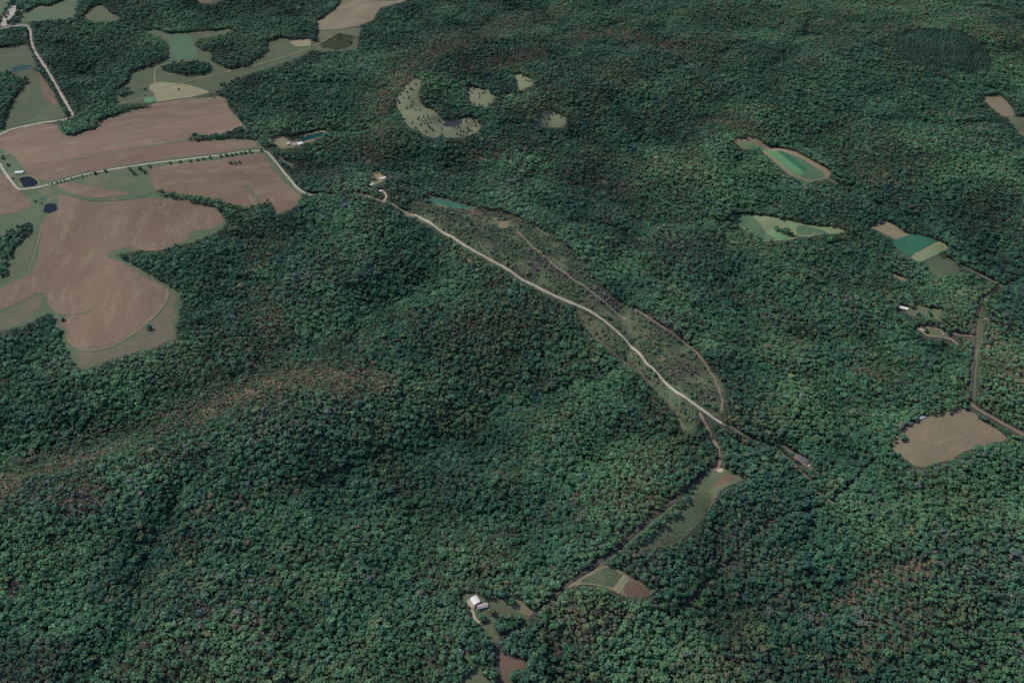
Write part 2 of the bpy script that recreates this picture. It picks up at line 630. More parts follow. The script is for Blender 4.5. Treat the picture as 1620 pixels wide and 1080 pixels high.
# ------------------------------------------------------------------ tint zones: bands and patches of brown, dry or bare wood on steep slopes
BANDS = [  # (photo polyline, half width in photo px, strength, colour key)
    ([(-20, 780), (60, 735), (150, 708), (240, 678), (330, 645), (400, 607), (470, 597), (540, 600), (605, 606)], 17, 1.0, 'dry'),
    ([(405, 480), (440, 520), (420, 560)], 26, 0.6, 'dry'),
    ([(600, 195), (615, 150), (650, 105), (720, 60), (800, 40), (880, 25)], 12, 0.72, 'dry'),
    ([(720, 118), (780, 100), (860, 88)], 8, 0.8, 'dry'),
    ([(905, 60), (960, 52), (1040, 70), (1085, 82)], 8, 0.85, 'dry'),
    ([(1110, 196), (1160, 196), (1205, 212)], 8, 0.8, 'dry'),
    ([(1340, 940), (1400, 915), (1450, 900)], 17, 0.9, 'dry'),
    ([(1340, 1060), (1400, 1010), (1440, 980)], 26, 0.6, 'dry'),
    ([(1290, 980), (1330, 960)], 14, 0.5, 'dry'),
    ([(500, 880), (230, 850), (290, 818), (470, 770)], 14, 0.30, 'dry'),
    ([(840, 820), (1000, 790), (1060, 770)], 22, 0.3, 'dry'),
    ([(880, 295), (960, 290), (1000, 305)], 8, 0.5, 'dry'),
    ([(1130, 20), (1240, 30), (1400, 20), (1600, 60)], 30, 0.35, 'dry'),
    ([(1560, 520), (1600, 560), (1615, 600)], 26, 0.55, 'dry'),
    ([(1180, 470), (1230, 500)], 20, 0.35, 'dry'),
    ([(1350, 585), (1440, 600)], 10, 0.5, 'dry'),
    ([(600, 150), (570, 220)], 22, 0.35, 'dry'),
    ([(860, 185), (830, 200), (760, 250)], 12, 0.35, 'dry'),
    ([(120, 800), (150, 785)], 20, 0.7, 'bare'),
    ([(340, 940), (385, 960), (410, 990)], 26, 0.4, 'bare'),
    ([(960, 990), (900, 1000)], 22, 0.25, 'bare'),
    ([(1480, 75), (1520, 88)], 30, 0.0, 'dry'),
]
BRIGHT = [([(1050, 140), (1090, 150)], 26, 0.55), ([(1410, 840), (1440, 830)], 30, 0.45), ([(15, 935), (60, 900), (100, 960)], 26, 0.3),
          ([(1420, 590), (1400, 575)], 14, 0.4), ([(860, 520), (900, 560)], 30, 0.2), ([(640, 590), (700, 620)], 24, 0.15)]
PINES = [[(1410, 60), (1450, 48), (1520, 52), (1560, 75), (1570, 110), (1540, 125), (1500, 112), (1480, 95), (1420, 85)],
         [(1410, 82), (1450, 85), (1500, 112), (1480, 120), (1440, 105)]]
# woods that stand inside the open land
ISLANDS = [
    [(245, 306), (300, 311), (345, 320), (395, 332), (418, 326), (425, 320), (436, 345), (440, 362), (362, 366), (357, 345), (340, 329), (300, 319)],
    [(0, 385), (15, 370), (50, 355), (48, 368), (22, 395), (10, 415), (12, 435), (0, 440)],
    A3((750, 325), (820, 297), (900, 292), (985, 300), (1005, 328), (960, 355), (870, 357), (800, 342)),
    A3((1000, 280), (1080, 222), (1200, 212), (1265, 230), (1240, 272), (1170, 300), (1180, 320), (1080, 320)),
    A3((890, 668), (920, 652), (1000, 652), (1080, 641), (1150, 607), (1170, 622), (1230, 650), (1230, 664), (1080, 658), (940, 670)),
    A3((280, 600), (330, 572), (410, 560), (465, 590), (450, 612), (400, 622), (350, 645), (310, 640)),
    A3((545, 440), (610, 428), (630, 445), (580, 462)),
    Z([(495, 878), (540, 876), (680, 925), (725, 946), (660, 944), (540, 902)], 1130, 200, 5.4),
]

# ------------------------------------------------------------------ the ground
tv = np.column_stack([gx.ravel(), gy.ravel(), HG.ravel()])
ii, jj = np.meshgrid(np.arange(NX - 1), np.arange(NY - 1))
a = (jj * NX + ii).ravel()
tf = np.column_stack([a, a + 1, a + NX + 1, a + NX])
me = bpy.data.meshes.new('ground')
me.vertices.add(len(tv))
me.vertices.foreach_set('co', tv.ravel())
me.loops.add(len(tf) * 4)
me.loops.foreach_set('vertex_index', tf.ravel().astype(np.int32))
me.polygons.add(len(tf))
me.polygons.foreach_set('loop_start', np.arange(0, len(tf) * 4, 4, dtype=np.int32))
me.update(calc_edges=True)
me.polygons.foreach_set('use_smooth', [True] * len(tf))
gpx, gpy = to_photo(tv[:, 0], tv[:, 1], tv[:, 2])
dry = np.zeros(len(tv))
for pts, hw, s, key in BANDS:
    dry = np.maximum(dry, s * np.clip(1.6 - seg_dist(gpx, gpy, pts) / hw, 0, 1))
at = me.attributes.new('dry', 'FLOAT', 'POINT')
at.data.foreach_set('value', dry.astype(np.float32))
gm, nt, b = new_mat('forest_floor')
pos = nt.nodes.new('ShaderNodeNewGeometry').outputs['Position']
an = nt.nodes.new('ShaderNodeAttribute')
an.attribute_name = 'dry'
c = mixc(nt, ramp(nt, noise(nt, pos, 0.02, 5), 0.35, 0.65), (0.036, 0.038, 0.024), (0.052, 0.046, 0.032))
dc = mixc(nt, ramp(nt, noise(nt, pos, 0.05, 5), 0.35, 0.65), (0.095, 0.075, 0.046), (0.135, 0.100, 0.066))
c = mixc(nt, an.outputs['Fac'], c, dc)
nt.links.new(c, b.inputs['Base Color'])
me.materials.append(gm)
ground_obj = bpy.data.objects.new('ground', me)
COL.objects.link(ground_obj)
tag(ground_obj, 'rolling leaf littered ground under the woods', 'ground', None, 'structure')

# ------------------------------------------------------------------ open land
L0, L1, L2, L3 = 0.3, 0.65, 1.0, 1.3
# upper left farm
patch('pasture', 'green grass land round the brown crop fields at the left', 'pasture',
      [(-60, 215), (20, 203), (50, 198), (90, 197), (140, 200), (155, 192), (220, 172), (350, 151), (385, 198), (408, 222), (422, 240), (482, 308), (466, 330), (430, 342), (395, 332), (320, 306), (360, 350), (347, 366), (300, 385), (178, 404), (200, 412), (272, 455), (285, 465), (278, 537), (200, 562), (125, 588), (110, 562), (78, 492), (40, 515), (-60, 535)],
      M_GREEN, L0, amp=5, wl=40)
patch('crop_field', 'large brown crop field above the gravel road, crossed by a grassy waterway', 'field',
      A3((-90, 670), (0, 640), (60, 608), (160, 592), (270, 590), (290, 632), (330, 656), (415, 624), (475, 607), (460, 578), (560, 556), (640, 525), (740, 490), (900, 468), (1050, 460), (1085, 480), (1080, 510), (1120, 560), (1152, 590), (1140, 610), (1080, 635), (960, 650), (1000, 668), (1210, 665), (1228, 690), (1205, 702), (1000, 733), (800, 755), (600, 785), (420, 815), (330, 840), (215, 866), (185, 850), (130, 826), (105, 780), (60, 740), (0, 705), (-90, 690)), M_CROP, L1, amp=6, wl=45)
patch('crop_field', 'brown crop field below the gravel road, bounded by its sharp bend', 'field',
      A3((705, 800), (800, 782), (1000, 762), (1240, 729), (1262, 740), (1300, 810), (1330, 840), (1400, 915), (1440, 945), (1390, 985), (1290, 1020), (1270, 985), (1240, 975), (1200, 1000), (1120, 985), (1000, 955), (940, 935), (820, 912), (735, 910), (715, 850)), M_CROP, L1, amp=6, wl=45)
patch('crop_field', 'narrow lens shaped brown field inside the green pasture', 'field',
      [(89, 293), (104, 290), (120, 288), (148, 297), (180, 301), (207, 304), (200, 310), (148, 313), (118, 309), (96, 300)], M_CROP, L1, amp=6, wl=45)
patch('crop_field', 'sprawling lobed brown crop field at the left above the woods', 'field',
      [(98, 305), (118, 314), (148, 320), (200, 318), (240, 313), (290, 316), (330, 323), (352, 340), (355, 350), (342, 361), (303, 367), (298, 380), (270, 393), (228, 398), (205, 390), (180, 397), (168, 408), (195, 415), (215, 430), (245, 447), (264, 456), (268, 470), (255, 490), (235, 510), (205, 535), (170, 552), (140, 556), (120, 552), (108, 540), (105, 520), (95, 512), (105, 500), (90, 494), (78, 485), (72, 470), (64, 462), (50, 468), (30, 478), (0, 492), (-50, 505), (-50, 470), (0, 458), (20, 446), (52, 432), (62, 400), (67, 360), (72, 345), (82, 335), (94, 320)], M_CROP_B, L1, amp=6, wl=45)
patch('crop_field', 'brown field at the left edge below the road bend', 'field',
      [(-60, 262), (-5, 268), (16, 288), (35, 305), (52, 324), (40, 333), (0, 341), (-60, 350)], M_CROP, L1, amp=6, wl=45)
patch('meadow', 'pale green strip beside the hedge at the left edge', 'meadow',
      [(50, 368), (62, 358), (57, 380), (45, 424), (0, 450), (-40, 460), (-40, 448), (0, 442), (14, 433), (25, 397)], M_PAST, L1)
patch('grass_margin', 'rough brownish grass margin round the tip of the lobed field', 'grass',
      [(268, 458), (282, 462), (278, 482), (275, 505), (277, 535), (240, 552), (200, 561), (165, 572), (140, 580), (123, 586), (128, 570), (121, 557), (140, 559), (172, 555), (207, 538), (237, 513), (257, 493), (270, 471)], M_MARGIN, L1 - .15)
patch('grass_margin', 'rough grass margin left of the lower wood at the left edge', 'grass',
      [(-40, 510), (0, 496), (50, 471), (63, 466), (70, 478), (50, 500), (30, 514), (0, 523), (-40, 535)], M_MARGIN, L1 - .15)
ribbon('waterway', 'grassy waterway crossing the large brown field', 'waterway', A3((340, 762), (480, 737), (600, 712), (740, 690), (880, 668), (930, 662)), 9, M_GREEN, L2, None)
ribbon('field_edge', 'pale worn headland along the top field beside the hedge', 'track', A3((960, 650), (1060, 634), (1130, 608), (1150, 588), (1120, 552)), 10, M_TAN, L2, None)
ribbon('field_edge', 'pale worn rim along the tip of the lobed field', 'track', [(264, 456), (267, 470), (255, 490), (235, 510), (205, 534), (170, 551), (140, 556), (118, 549), (107, 537)], 4.5, M_TAN, L2, None)
ribbon('field_edge', 'pale line between the green strip and the lobed field', 'track', [(66, 357), (60, 385), (46, 430)], 4, M_TAN, L2, None)
ribbon('field_edge', 'green grassed terrace across the lobed field below the lens field', 'waterway', [(92, 298), (105, 306), (125, 313), (155, 317), (205, 314), (238, 306)], 12, M_GREEN, L2, None)
M_HEAD = field_mat('headland_wheelings', (0.185, 0.138, 0.096), (0.150, 0.108, 0.076), (0.110, 0.078, 0.056), big=0.02, mid=0.05)


def headland(label, obj, inset, width=3.0):
    """wheel mark of the tractor's turn round a field, set in from its edge"""
    me_ = obj.data
    n_ = obj['rim']
    w = np.array([me_.vertices[i].co[:2] for i in range(n_)])
    w = resample(chaikin(w, 1), 14.0, True)
    for _ in range(3):
        w = (np.roll(w, 1, 0) + w + np.roll(w, -1, 0)) / 3
    t = np.roll(w, -1, 0) - np.roll(w, 1, 0)
    t /= np.hypot(*t.T)[:, None] + 1e-9
    area = np.sum(w[:, 0] * np.roll(w[:, 1], -1) - np.roll(w[:, 0], -1) * w[:, 1])
    q = w + np.stack([-t[:, 1], t[:, 0]], 1) * (1 if area > 0 else -1) * inset
    far = seg_dist(q[:, 0], q[:, 1], np.vstack([w, w[:1]])) > inset * .85
    q = q[far & in_poly(q[:, 0], q[:, 1], w)]
    runs, cur = [], [q[0]]
    for p in q[1:]:
        if np.hypot(*(p - cur[-1])) > 40:
            runs.append(cur)
            cur = []
        cur.append(p)
    runs.append(cur)
    runs = [r for r in runs if len(r) > 6]
    for k_, r in enumerate(runs):
        ribbon('wheel_mark', label + ('' if k_ == 0 else ', part %s' % ['two', 'three', 'four', 'five', 'six', 'seven', 'eight', 'nine'][min(k_ - 1, 7)]), 'track', r, width, M_HEAD, L2 - .1, None, .45, 1, True)


for o_ in [o for o in bpy.data.objects if o.name.startswith('crop_field')]:
    if 'large brown crop field' in o_['label']:
        headland('faint wheel mark round the large brown field', o_, 16)
    elif 'sharp bend' in o_['label']:
        headland('faint wheel mark round the field below the gravel road', o_, 14)
    elif 'sprawling' in o_['label']:
        headland('faint wheel mark round the lobed brown field', o_, 15)
        headland('inner wheel mark of the lobed brown field', o_, 48, 2.2)
for pts, lab in [([(172, 408), (150, 398), (128, 400), (130, 415), (140, 420)], 'curved pale scar in the middle of the lobed field'),
                 ([(95, 498), (120, 498), (146, 492)], 'grassy gully in the lower lobed field')]:
    ribbon('field_scar', lab, 'track', pts, 4, M_TAN if 'pale' in lab else M_GREEN, L2, None)
for k, (pts, lab) in enumerate([(A3((930, 850), (950, 890), (970, 930)), 'faint pale wheel mark in the field below the road'),
                                (A3((1170, 880), (1210, 925), (1230, 960)), 'green gully in the field below the road'),
                                (A3((1180, 935), (1200, 955)), 'short white washout in the field below the road'),
                                (A3((1260, 935), (1300, 945), (1300, 965)), 'second white washout in the field below the road'),
                                (A3((470, 1045), (520, 1062)), 'short pale washout in the upper lobed field'),
                                (A3((560, 620), (590, 590), (610, 565)), 'curved wheel mark in the top field'),
                                (A3((20, 735), (60, 720), (90, 745)), 'tan bare corner of the top field')]):
    ribbon('field_scar', lab, 'track', pts, (3, 7, 5, 4, 5, 3, 12)[k], (M_TAN, M_GREEN, M_HAY, M_HAY, M_HAY, M_TAN, M_TAN)[k], L2, None)
patch('pasture', 'dark rough pasture left of the straight farm lane', 'pasture',
      A3((0, 346), (60, 356), (140, 331), (185, 342), (255, 440), (310, 545), (290, 572), (160, 585), (60, 604), (18, 618), (22, 580), (52, 490), (120, 402), (150, 375), (60, 357)), M_PAST_D, L0)
patch('pasture', 'upper pasture round the small teal pond', 'pasture', A3((-60, 230), (0, 226), (130, 212), (158, 260), (172, 300), (165, 322), (100, 336), (0, 342), (-60, 346)), M_PAST_D, L0)
patch('bare_patch', 'reddish brown patch in the rough pasture by the lane', 'field', A3((185, 345), (230, 385), (285, 470), (270, 505), (215, 470), (190, 400)), M_RED, L1, clear=False)
patch('meadow', 'green meadow at the top left beside the parking area', 'meadow', A3((95, 95), (130, 52), (180, 27), (235, 30), (300, 0), (330, -40), (380, -40), (362, 40), (366, 74), (340, 90), (200, 100), (100, 105)), M_GREEN, L0)
patch('meadow', 'brownish meadow at the top left past the tree row', 'meadow', A3((392, 82), (420, 42), (480, 22), (522, 60), (570, 85), (560, 100), (450, 105)), M_PAST, L0)
patch('meadow', 'grass in the top left corner above the parking area', 'meadow', A3((-90, -60), (60, -60), (50, 0), (40, 22), (0, 80), (-90, 100)), M_GREEN, L0)
patch('meadow', 'grass verge between the parking area and the farm lane', 'meadow', A3((-90, 120), (0, 112), (40, 118), (90, 105), (140, 112), (150, 124), (40, 132), (-90, 140)), M_PAST, L0)
patch('pasture', 'long open pasture with a track at the upper left', 'pasture',
      A3((690, 150), (740, 140), (790, 158), (880, 158), (1010, 146), (1105, 138), (1070, 165), (960, 178), (918, 198), (945, 238), (1010, 250), (1000, 290), (1090, 330), (1180, 318), (1265, 240), (1265, 200), (1330, 178), (1400, 190), (1480, 196), (1530, 200), (1590, 152), (1700, 170), (1700, 235), (1540, 245), (1480, 236), (1400, 282), (1250, 332), (1110, 372), (1080, 400), (1010, 447), (900, 466), (740, 488), (640, 490), (560, 500), (540, 432), (600, 402), (620, 342), (700, 322), (760, 300), (800, 272), (792, 200), (722, 162)), M_PAST_D, L0)
patch('crop_field', 'blue green field with a brown middle in the long pasture', 'field', A3((792, 165), (850, 160), (900, 166), (935, 240), (938, 276), (862, 290), (790, 290), (812, 240)), M_TEAL, L1)
patch('hay_field', 'pale cut hay field above the large brown field', 'field', A3((708, 402), (740, 392), (790, 392), (900, 405), (1000, 438), (900, 464), (740, 485), (732, 440), (712, 432)), M_HAY, L1)
patch('crop_field', 'small bright green plot at the corner of the hay field', 'field', A3((680, 470), (700, 460), (735, 460), (735, 486), (690, 490)), M_LUSH, L1, amp=.8)
patch('crop_field', 'small pale yellow green plot near the far track', 'field', A3((1370, 200), (1412, 190), (1476, 184), (1476, 220), (1402, 222)), M_HAY, L1, amp=.8)
patch('meadow', 'brown field at the top edge left of the centre', 'field', [(503, 48), (500, 34), (528, 16), (538, -6), (540, -30), (660, -30), (640, 2), (618, 9), (602, 12), (592, 30), (570, 42), (540, 47)], M_CROP_C, L1)
patch('meadow', 'green brown pasture below the top edge field', 'meadow', [(500, 55), (503, 49), (545, 48), (572, 44), (568, 56), (555, 76), (540, 82), (505, 76)], M_PAST, L0)
patch('meadow', 'brown clearing touching the top edge left of centre', 'meadow', A3((905, -30), (1090, -30), (1060, 4), (1000, 20), (940, 12)), M_CROP_C, L0)

# clearings in the middle distance
patch('pasture', 'crescent shaped grazed pasture dotted with cedars', 'pasture',
      Z([(240, 142), (290, 128), (310, 170), (285, 230), (288, 320), (330, 377), (400, 395), (450, 430), (470, 480), (520, 488), (660, 488), (740, 458), (800, 518), (822, 532), (780, 590), (700, 622), (600, 647), (520, 640), (470, 612), (400, 642), (330, 622), (290, 582), (220, 552), (165, 490), (140, 420), (80, 350), (110, 280), (170, 210)], 610, 100, 5.4), M_CRES, L0, amp=7, wl=34, grow=8)
patch('pasture', 'small glade right of the crescent pasture', 'pasture', Z([(700, 208), (760, 208), (830, 240), (890, 218), (892, 270), (952, 290), (930, 330), (870, 370), (800, 378), (700, 346), (728, 312), (700, 280)], 610, 100, 5.4), M_CRES, L0, amp=7, wl=34, grow=8)
patch('pasture', 'narrow glade on the hill above the small glade', 'pasture', Z([(1085, 100), (1140, 88), (1250, 148), (1272, 172), (1200, 212), (1150, 242), (1138, 220), (1152, 180)], 610, 100, 5.4), M_CRES, L0, amp=7, wl=34, grow=8)
patch('pasture', 'tiny glade at the foot of the narrow hill glade', 'pasture', Z([(1010, 270), (1060, 258), (1092, 280), (1040, 297)], 610, 100, 5.4), M_CRES, L0, amp=1)
patch('pasture', 'three cornered glade with a few cedars right of centre', 'pasture', Z([(1285, 532), (1350, 450), (1400, 402), (1450, 418), (1530, 458), (1552, 500), (1532, 552), (1430, 552)], 610, 100, 5.4), M_CRES, L0, amp=7, wl=34, grow=8)
patch('pasture', 'scattered open grass behind the white roofed houses', 'pasture', Z([(760, 892), (840, 868), (920, 858), (1000, 818), (1080, 788), (1220, 872), (1130, 882), (1000, 888), (900, 892), (820, 902)], 610, 100, 5.4), M_CRES, L0, clear=False)
# right hand clearings
zr = lambda *p: Z(p, 1130, 200, 5.4)
patch('pasture', 'tan rim of the long food plot on the right', 'pasture', zr((170, 125), (240, 116), (306, 128), (290, 104), (370, 108), (420, 150), (480, 185), (560, 188), (680, 213), (780, 263), (870, 310), (970, 365), (1002, 390), (987, 432), (960, 447), (870, 462), (800, 474), (740, 452), (700, 442), (640, 407), (590, 352), (500, 277), (410, 207), (300, 187), (265, 204), (230, 182)), M_TAN, L0, amp=3, grow=11)
patch('crop_field', 'bright green left strip of the long food plot', 'field', zr((200, 140), (320, 150), (430, 195), (530, 214), (765, 388), (750, 412), (690, 425), (600, 345), (505, 268), (420, 205), (300, 178), (250, 175)), M_LUSH, L1, amp=1, smooth=0)
patch('crop_field', 'dark green middle strip of the long food plot', 'field', zr((530, 214), (582, 214), (802, 374), (762, 388)), M_DEEP, L2, amp=.6, smooth=0)
patch('crop_field', 'wide green right strip of the long food plot', 'field', zr((600, 222), (760, 285), (860, 348), (948, 415), (930, 440), (850, 455), (760, 452), (722, 415), (805, 380)), M_TEAL, L1 + .1, amp=1, smooth=1)
patch('pasture', 'pale green clover of the second food plot among the woods at the right', 'pasture', zr((150, 752), (300, 755), (380, 768), (500, 775), (700, 820), (780, 843), (900, 860), (1060, 873), (1132, 905), (1040, 917), (880, 922), (800, 947), (720, 942), (690, 962), (590, 977), (450, 988), (395, 945)), M_PALE, L0, amp=3, grow=11)
patch('crop_field', 'dark green strip of the second food plot', 'field', zr((165, 756), (312, 760), (532, 962), (468, 984), (390, 930)), M_TEAL, L1, amp=.8, smooth=0, grow=8)
patch('crop_field', 'light green wedge at the foot of the second food plot', 'field', zr((440, 860), (500, 900), (650, 946), (640, 964), (540, 968)), M_LUSH, L1 + .1, amp=.8, clear=False)
patch('crop_field', 'green right half of the second food plot', 'field', zr((720, 838), (860, 868), (980, 905), (860, 915), (790, 938), (720, 925), (690, 890)), M_TEAL, L1, amp=1)
zs = lambda *p: Z(p, 1360, 340, 6.23)
patch('crop_field', 'deep green four sided field near the right edge', 'field', zs((320, 272), (530, 195), (600, 200), (770, 260), (510, 402), (480, 407)), M_DEEP, L1, amp=.8, smooth=0, grow=8)
patch('crop_field', 'pale green strip beside the deep green field', 'field', zs((765, 264), (800, 262), (872, 308), (872, 342), (600, 472), (495, 425), (515, 402)), M_PALE, L0 + .1, amp=1)
patch('field_edge', 'tan upper end of the pale green strip', 'field', zs((765, 266), (800, 264), (870, 310), (868, 338), (840, 345), (830, 305), (760, 290), (640, 352), (540, 405), (515, 402)), M_HAY, L1 + .2, amp=.8, clear=False)
patch('crop_field', 'brown field below the pale green strip', 'field', zs((640, 462), (800, 402), (900, 422), (960, 500), (1000, 570), (760, 622), (690, 560)), M_PAST_D, L0, amp=1.5)
patch('pasture', 'dry grass opening above the deep green field', 'pasture', zs((75, 112), (150, 95), (250, 60), (330, 90), (420, 160), (512, 198), (350, 247), (330, 232), (180, 157)), M_TAN, L0)
patch('bare_patch', 'small tan clearing in the wood below the deep green field', 'pasture', zs((300, 588), (340, 588), (420, 618), (490, 650), (430, 658)), M_TAN, L0, amp=1)
patch('crop_field', 'brown field at the far right edge', 'field', [(1557, 155), (1582, 151), (1600, 169), (1607, 183), (1590, 185)], M_CROP_C, L0, grow=10)
patch('meadow', 'green field at the far right edge below the brown one', 'meadow', [(1591, 185), (1608, 184), (1640, 186), (1650, 240), (1620, 216)], M_PAST, L0)
patch('crop_field', 'tan mown field at the right beside the brown road', 'field',
      Z([(130, 575), (280, 398), (440, 308), (560, 268), (700, 233), (900, 188), (960, 188), (1100, 250), (1112, 302), (1280, 390), (1370, 450), (1455, 542), (1250, 562), (1100, 612), (900, 682), (830, 752), (700, 772), (500, 832), (420, 832), (330, 772), (200, 672), (150, 642)], 1390, 620, 7.04), M_CROP_C, L0, amp=1.5)
patch('bare_patch', 'small bare patch at the right edge lower down', 'field', [(1611, 759), (1630, 754), (1632, 768), (1618, 766)], M_DIRT, L0, amp=1)
patch('bare_patch', 'tan dirt patch at the lower left edge', 'field', Z([(70, 880), (140, 790), (230, 770), (290, 680), (200, 690), (120, 770), (240, 790), (160, 950), (130, 930)], 0, 840, 9), M_DIRT, L0, amp=1)
# scrub strips along the tract road
zt = lambda *p: Z(p, 630, 290, 5.4)
zu = lambda *p: Z(p, 900, 460, 4.153)
SCRUB1 = [(640, 328), (655, 316), (672, 312), (745, 325), (790, 334), (840, 352), (872, 370), (902, 395), (930, 425), (948, 452), (985, 478), (1003, 486), (1040, 516), (1082, 545), (1112, 575), (1137, 605), (1150, 640), (1145, 658), (1110, 645), (1040, 588), (1000, 545), (960, 506), (930, 486), (845, 448), (740, 388), (680, 350)]
SCRUB2 = [(905, 485), (930, 494), (960, 515), (1000, 552), (1040, 596), (1075, 630), (1104, 648), (1098, 668), (1092, 690), (1072, 668), (1052, 628), (1020, 590), (980, 556), (940, 532), (915, 508)]
patch('scrub_land', 'scrubby strip right of the white gravel road', 'scrub', SCRUB1, M_SCRUB, L0, amp=20, wl=48)
patch('scrub_land', 'grassy scrub strip left of the white gravel road', 'scrub', SCRUB2, M_SCRUB, L0, amp=13, wl=40)
def ragged(cx_, cy_, rx_, ry_, tilt, seed):
    """photo outline of an irregular bare spot"""
    r_ = random.Random(seed)
    out = []
    for k_ in range(22):
        t_ = k_ * 6.2832 / 22
        q_ = r_.uniform(.45, 1.25)
        a_, b_ = rx_ * q_ * math.cos(t_), ry_ * q_ * math.sin(t_)
        out.append((cx_ + a_ * math.cos(tilt) - b_ * math.sin(tilt), cy_ + a_ * math.sin(tilt) + b_ * math.cos(tilt)))
    return out


patch('dry_knoll', 'ragged tan dry grass knoll in the upper scrub strip', 'grass', ragged(788, 352, 30, 12, .25, 5), M_TAN, L1, amp=8, wl=30)
patch('dry_knoll', 'greener dry grass on the left of the tan knoll', 'grass', ragged(772, 354, 20, 9, .1, 9), M_LAWN, L1 + .15, amp=8, wl=30)
patch('dry_knoll', 'small tan bare spot right of the tan knoll', 'grass', ragged(813, 365, 15, 6, .5, 14), M_TAN, L1 + .1, amp=5, wl=30)
patch('dry_knoll', 'reddish bare spot above the tan knoll', 'grass', ragged(768, 338, 22, 6, .2, 21), M_RED, L1 + .2, amp=5, wl=30)
patch('bare_patch', 'tan bare earth along the path in the scrub strip', 'grass', zt((1150, 540), (1240, 560), (1330, 690), (1290, 700), (1200, 620)), M_TAN, L1, amp=5)
patch('bare_patch', 'small tan bare spot in the lower scrub strip', 'grass', zu((560, 390), (620, 430), (650, 460), (590, 465), (565, 430)), M_TAN, L1, amp=4)
patch('dry_knoll', 'reddish dry sedge along the far side of the scrub strip', 'grass', zt((300, 200), (430, 212), (600, 238), (750, 228), (900, 250), (1050, 300), (1152, 362), (1000, 340), (880, 286), (700, 275), (560, 262), (330, 225)), M_RED, L1 - .1, amp=7)
# fields along the lower road
zl = lambda *p: Z(p, 860, 700, 4.155)
patch('meadow', 'grass round the long crop plot beside the lower road', 'meadow', zl((1000, 280), (1060, 208), (1120, 168), (1200, 170), (1260, 210), (1330, 233), (1250, 270), (1180, 292), (1132, 320), (1140, 350), (1110, 402), (1070, 482), (980, 582), (880, 672), (780, 682), (600, 722), (588, 702), (700, 620), (850, 500), (920, 440), (978, 340)), M_LAWN, L0)
patch('crop_field', 'dark green brown crop in the long lower plot', 'field', zl((1010, 320), (1128, 332), (1098, 400), (1048, 488), (958, 588), (850, 658), (700, 670), (702, 632), (840, 542), (950, 432)), M_SCRUB, L1)
patch('crop_field', 'small green plot at the head of the lower fields', 'field', zl((1035, 245), (1088, 206), (1172, 218), (1092, 300), (1035, 288)), M_GREEN, L1, amp=.8, smooth=0)
patch('bare_patch', 'reddish fallow corner beside the small green plot', 'field', zl((1172, 222), (1240, 205), (1262, 232), (1200, 262), (1130, 288), (1100, 298)), M_RED, L1 - .1, amp=1)
patch('sand_patch', 'pale sandy turnaround at the head of the lower fields', 'field', zl((1118, 182), (1158, 164), (1192, 180), (1170, 204)), M_SAND, L2, amp=.6)
patch('meadow', 'tan grass round the plot at the lower bend of the road', 'meadow', zl((108, 980), (240, 888), (370, 808), (450, 812), (510, 848), (572, 888), (640, 920), (700, 980), (712, 1002), (650, 1027), (580, 1017), (500, 992), (440, 967), (350, 937), (280, 932), (190, 942)), M_TAN, L0, amp=1.5)
patch('crop_field', 'dark crop plot at the lower bend of the road', 'field', zl((225, 918), (390, 820), (440, 820), (520, 868), (450, 953), (350, 928), (270, 918)), M_SCRUB, L1, amp=.8)
patch('crop_field', 'reddish green end of the plot at the lower bend', 'field', zl((575, 895), (638, 925), (695, 982), (700, 1000), (650, 1020), (580, 1010), (512, 985)), M_RED, L1, amp=1)
# lower homestead
zh = lambda *p: Z(p, 690, 910, 9)
zb = lambda *p: Z(p, 700, 980, 10.8)
patch('lawn', 'lawn round the white roofed barn at the bottom', 'lawn', zh((300, 290), (420, 262), (540, 240), (640, 320), (760, 350), (980, 342), (1080, 278), (1220, 318), (1270, 420), (1420, 490), (1340, 640), (1280, 650), (1200, 572), (1100, 552), (950, 562), (830, 622), (820, 700), (860, 850), (1000, 880), (860, 985), (760, 905), (700, 850), (690, 742), (560, 642), (480, 480), (400, 380)), M_LAWN, L0, amp=1)
patch('gravel_yard', 'pale gravel yard beside the white roofed barn', 'yard', zh((420, 350), (490, 335), (545, 420), (640, 385), (655, 400), (560, 445), (500, 485), (470, 430)), M_SAND, L1, amp=.8)
patch('bare_patch', 'worn brown earth on the lawn right of the barn', 'grass', zh((980, 370), (1080, 330), (1200, 370), (1260, 430), (1400, 500), (1330, 600), (1200, 540), (1060, 440)), M_TAN, L1, amp=1.5)
patch('lawn', 'grass strip at the bottom edge left of the lane', 'lawn', zb((490, 722), (570, 698), (670, 760), (690, 900), (850, 1110), (850, 1250), (250, 1250), (290, 1050), (480, 930), (522, 850)), M_LAWN, L0, amp=1)
patch('lawn', 'small yard round the little white shed', 'lawn', zb((250, 530), (330, 490), (400, 560), (480, 640), (500, 720), (420, 700), (330, 620)), M_LAWN, L0, amp=1)
patch('crop_field', 'red brown bare field at the bottom edge', 'field', zb((930, 600), (1060, 540), (1130, 602), (1320, 640), (1425, 652), (1480, 780), (1470, 850), (1350, 832), (1140, 890), (1150, 1000), (1220, 1110), (1220, 1250), (1060, 1250), (1000, 1000), (950, 900), (910, 760)), M_RED, L0, amp=1)
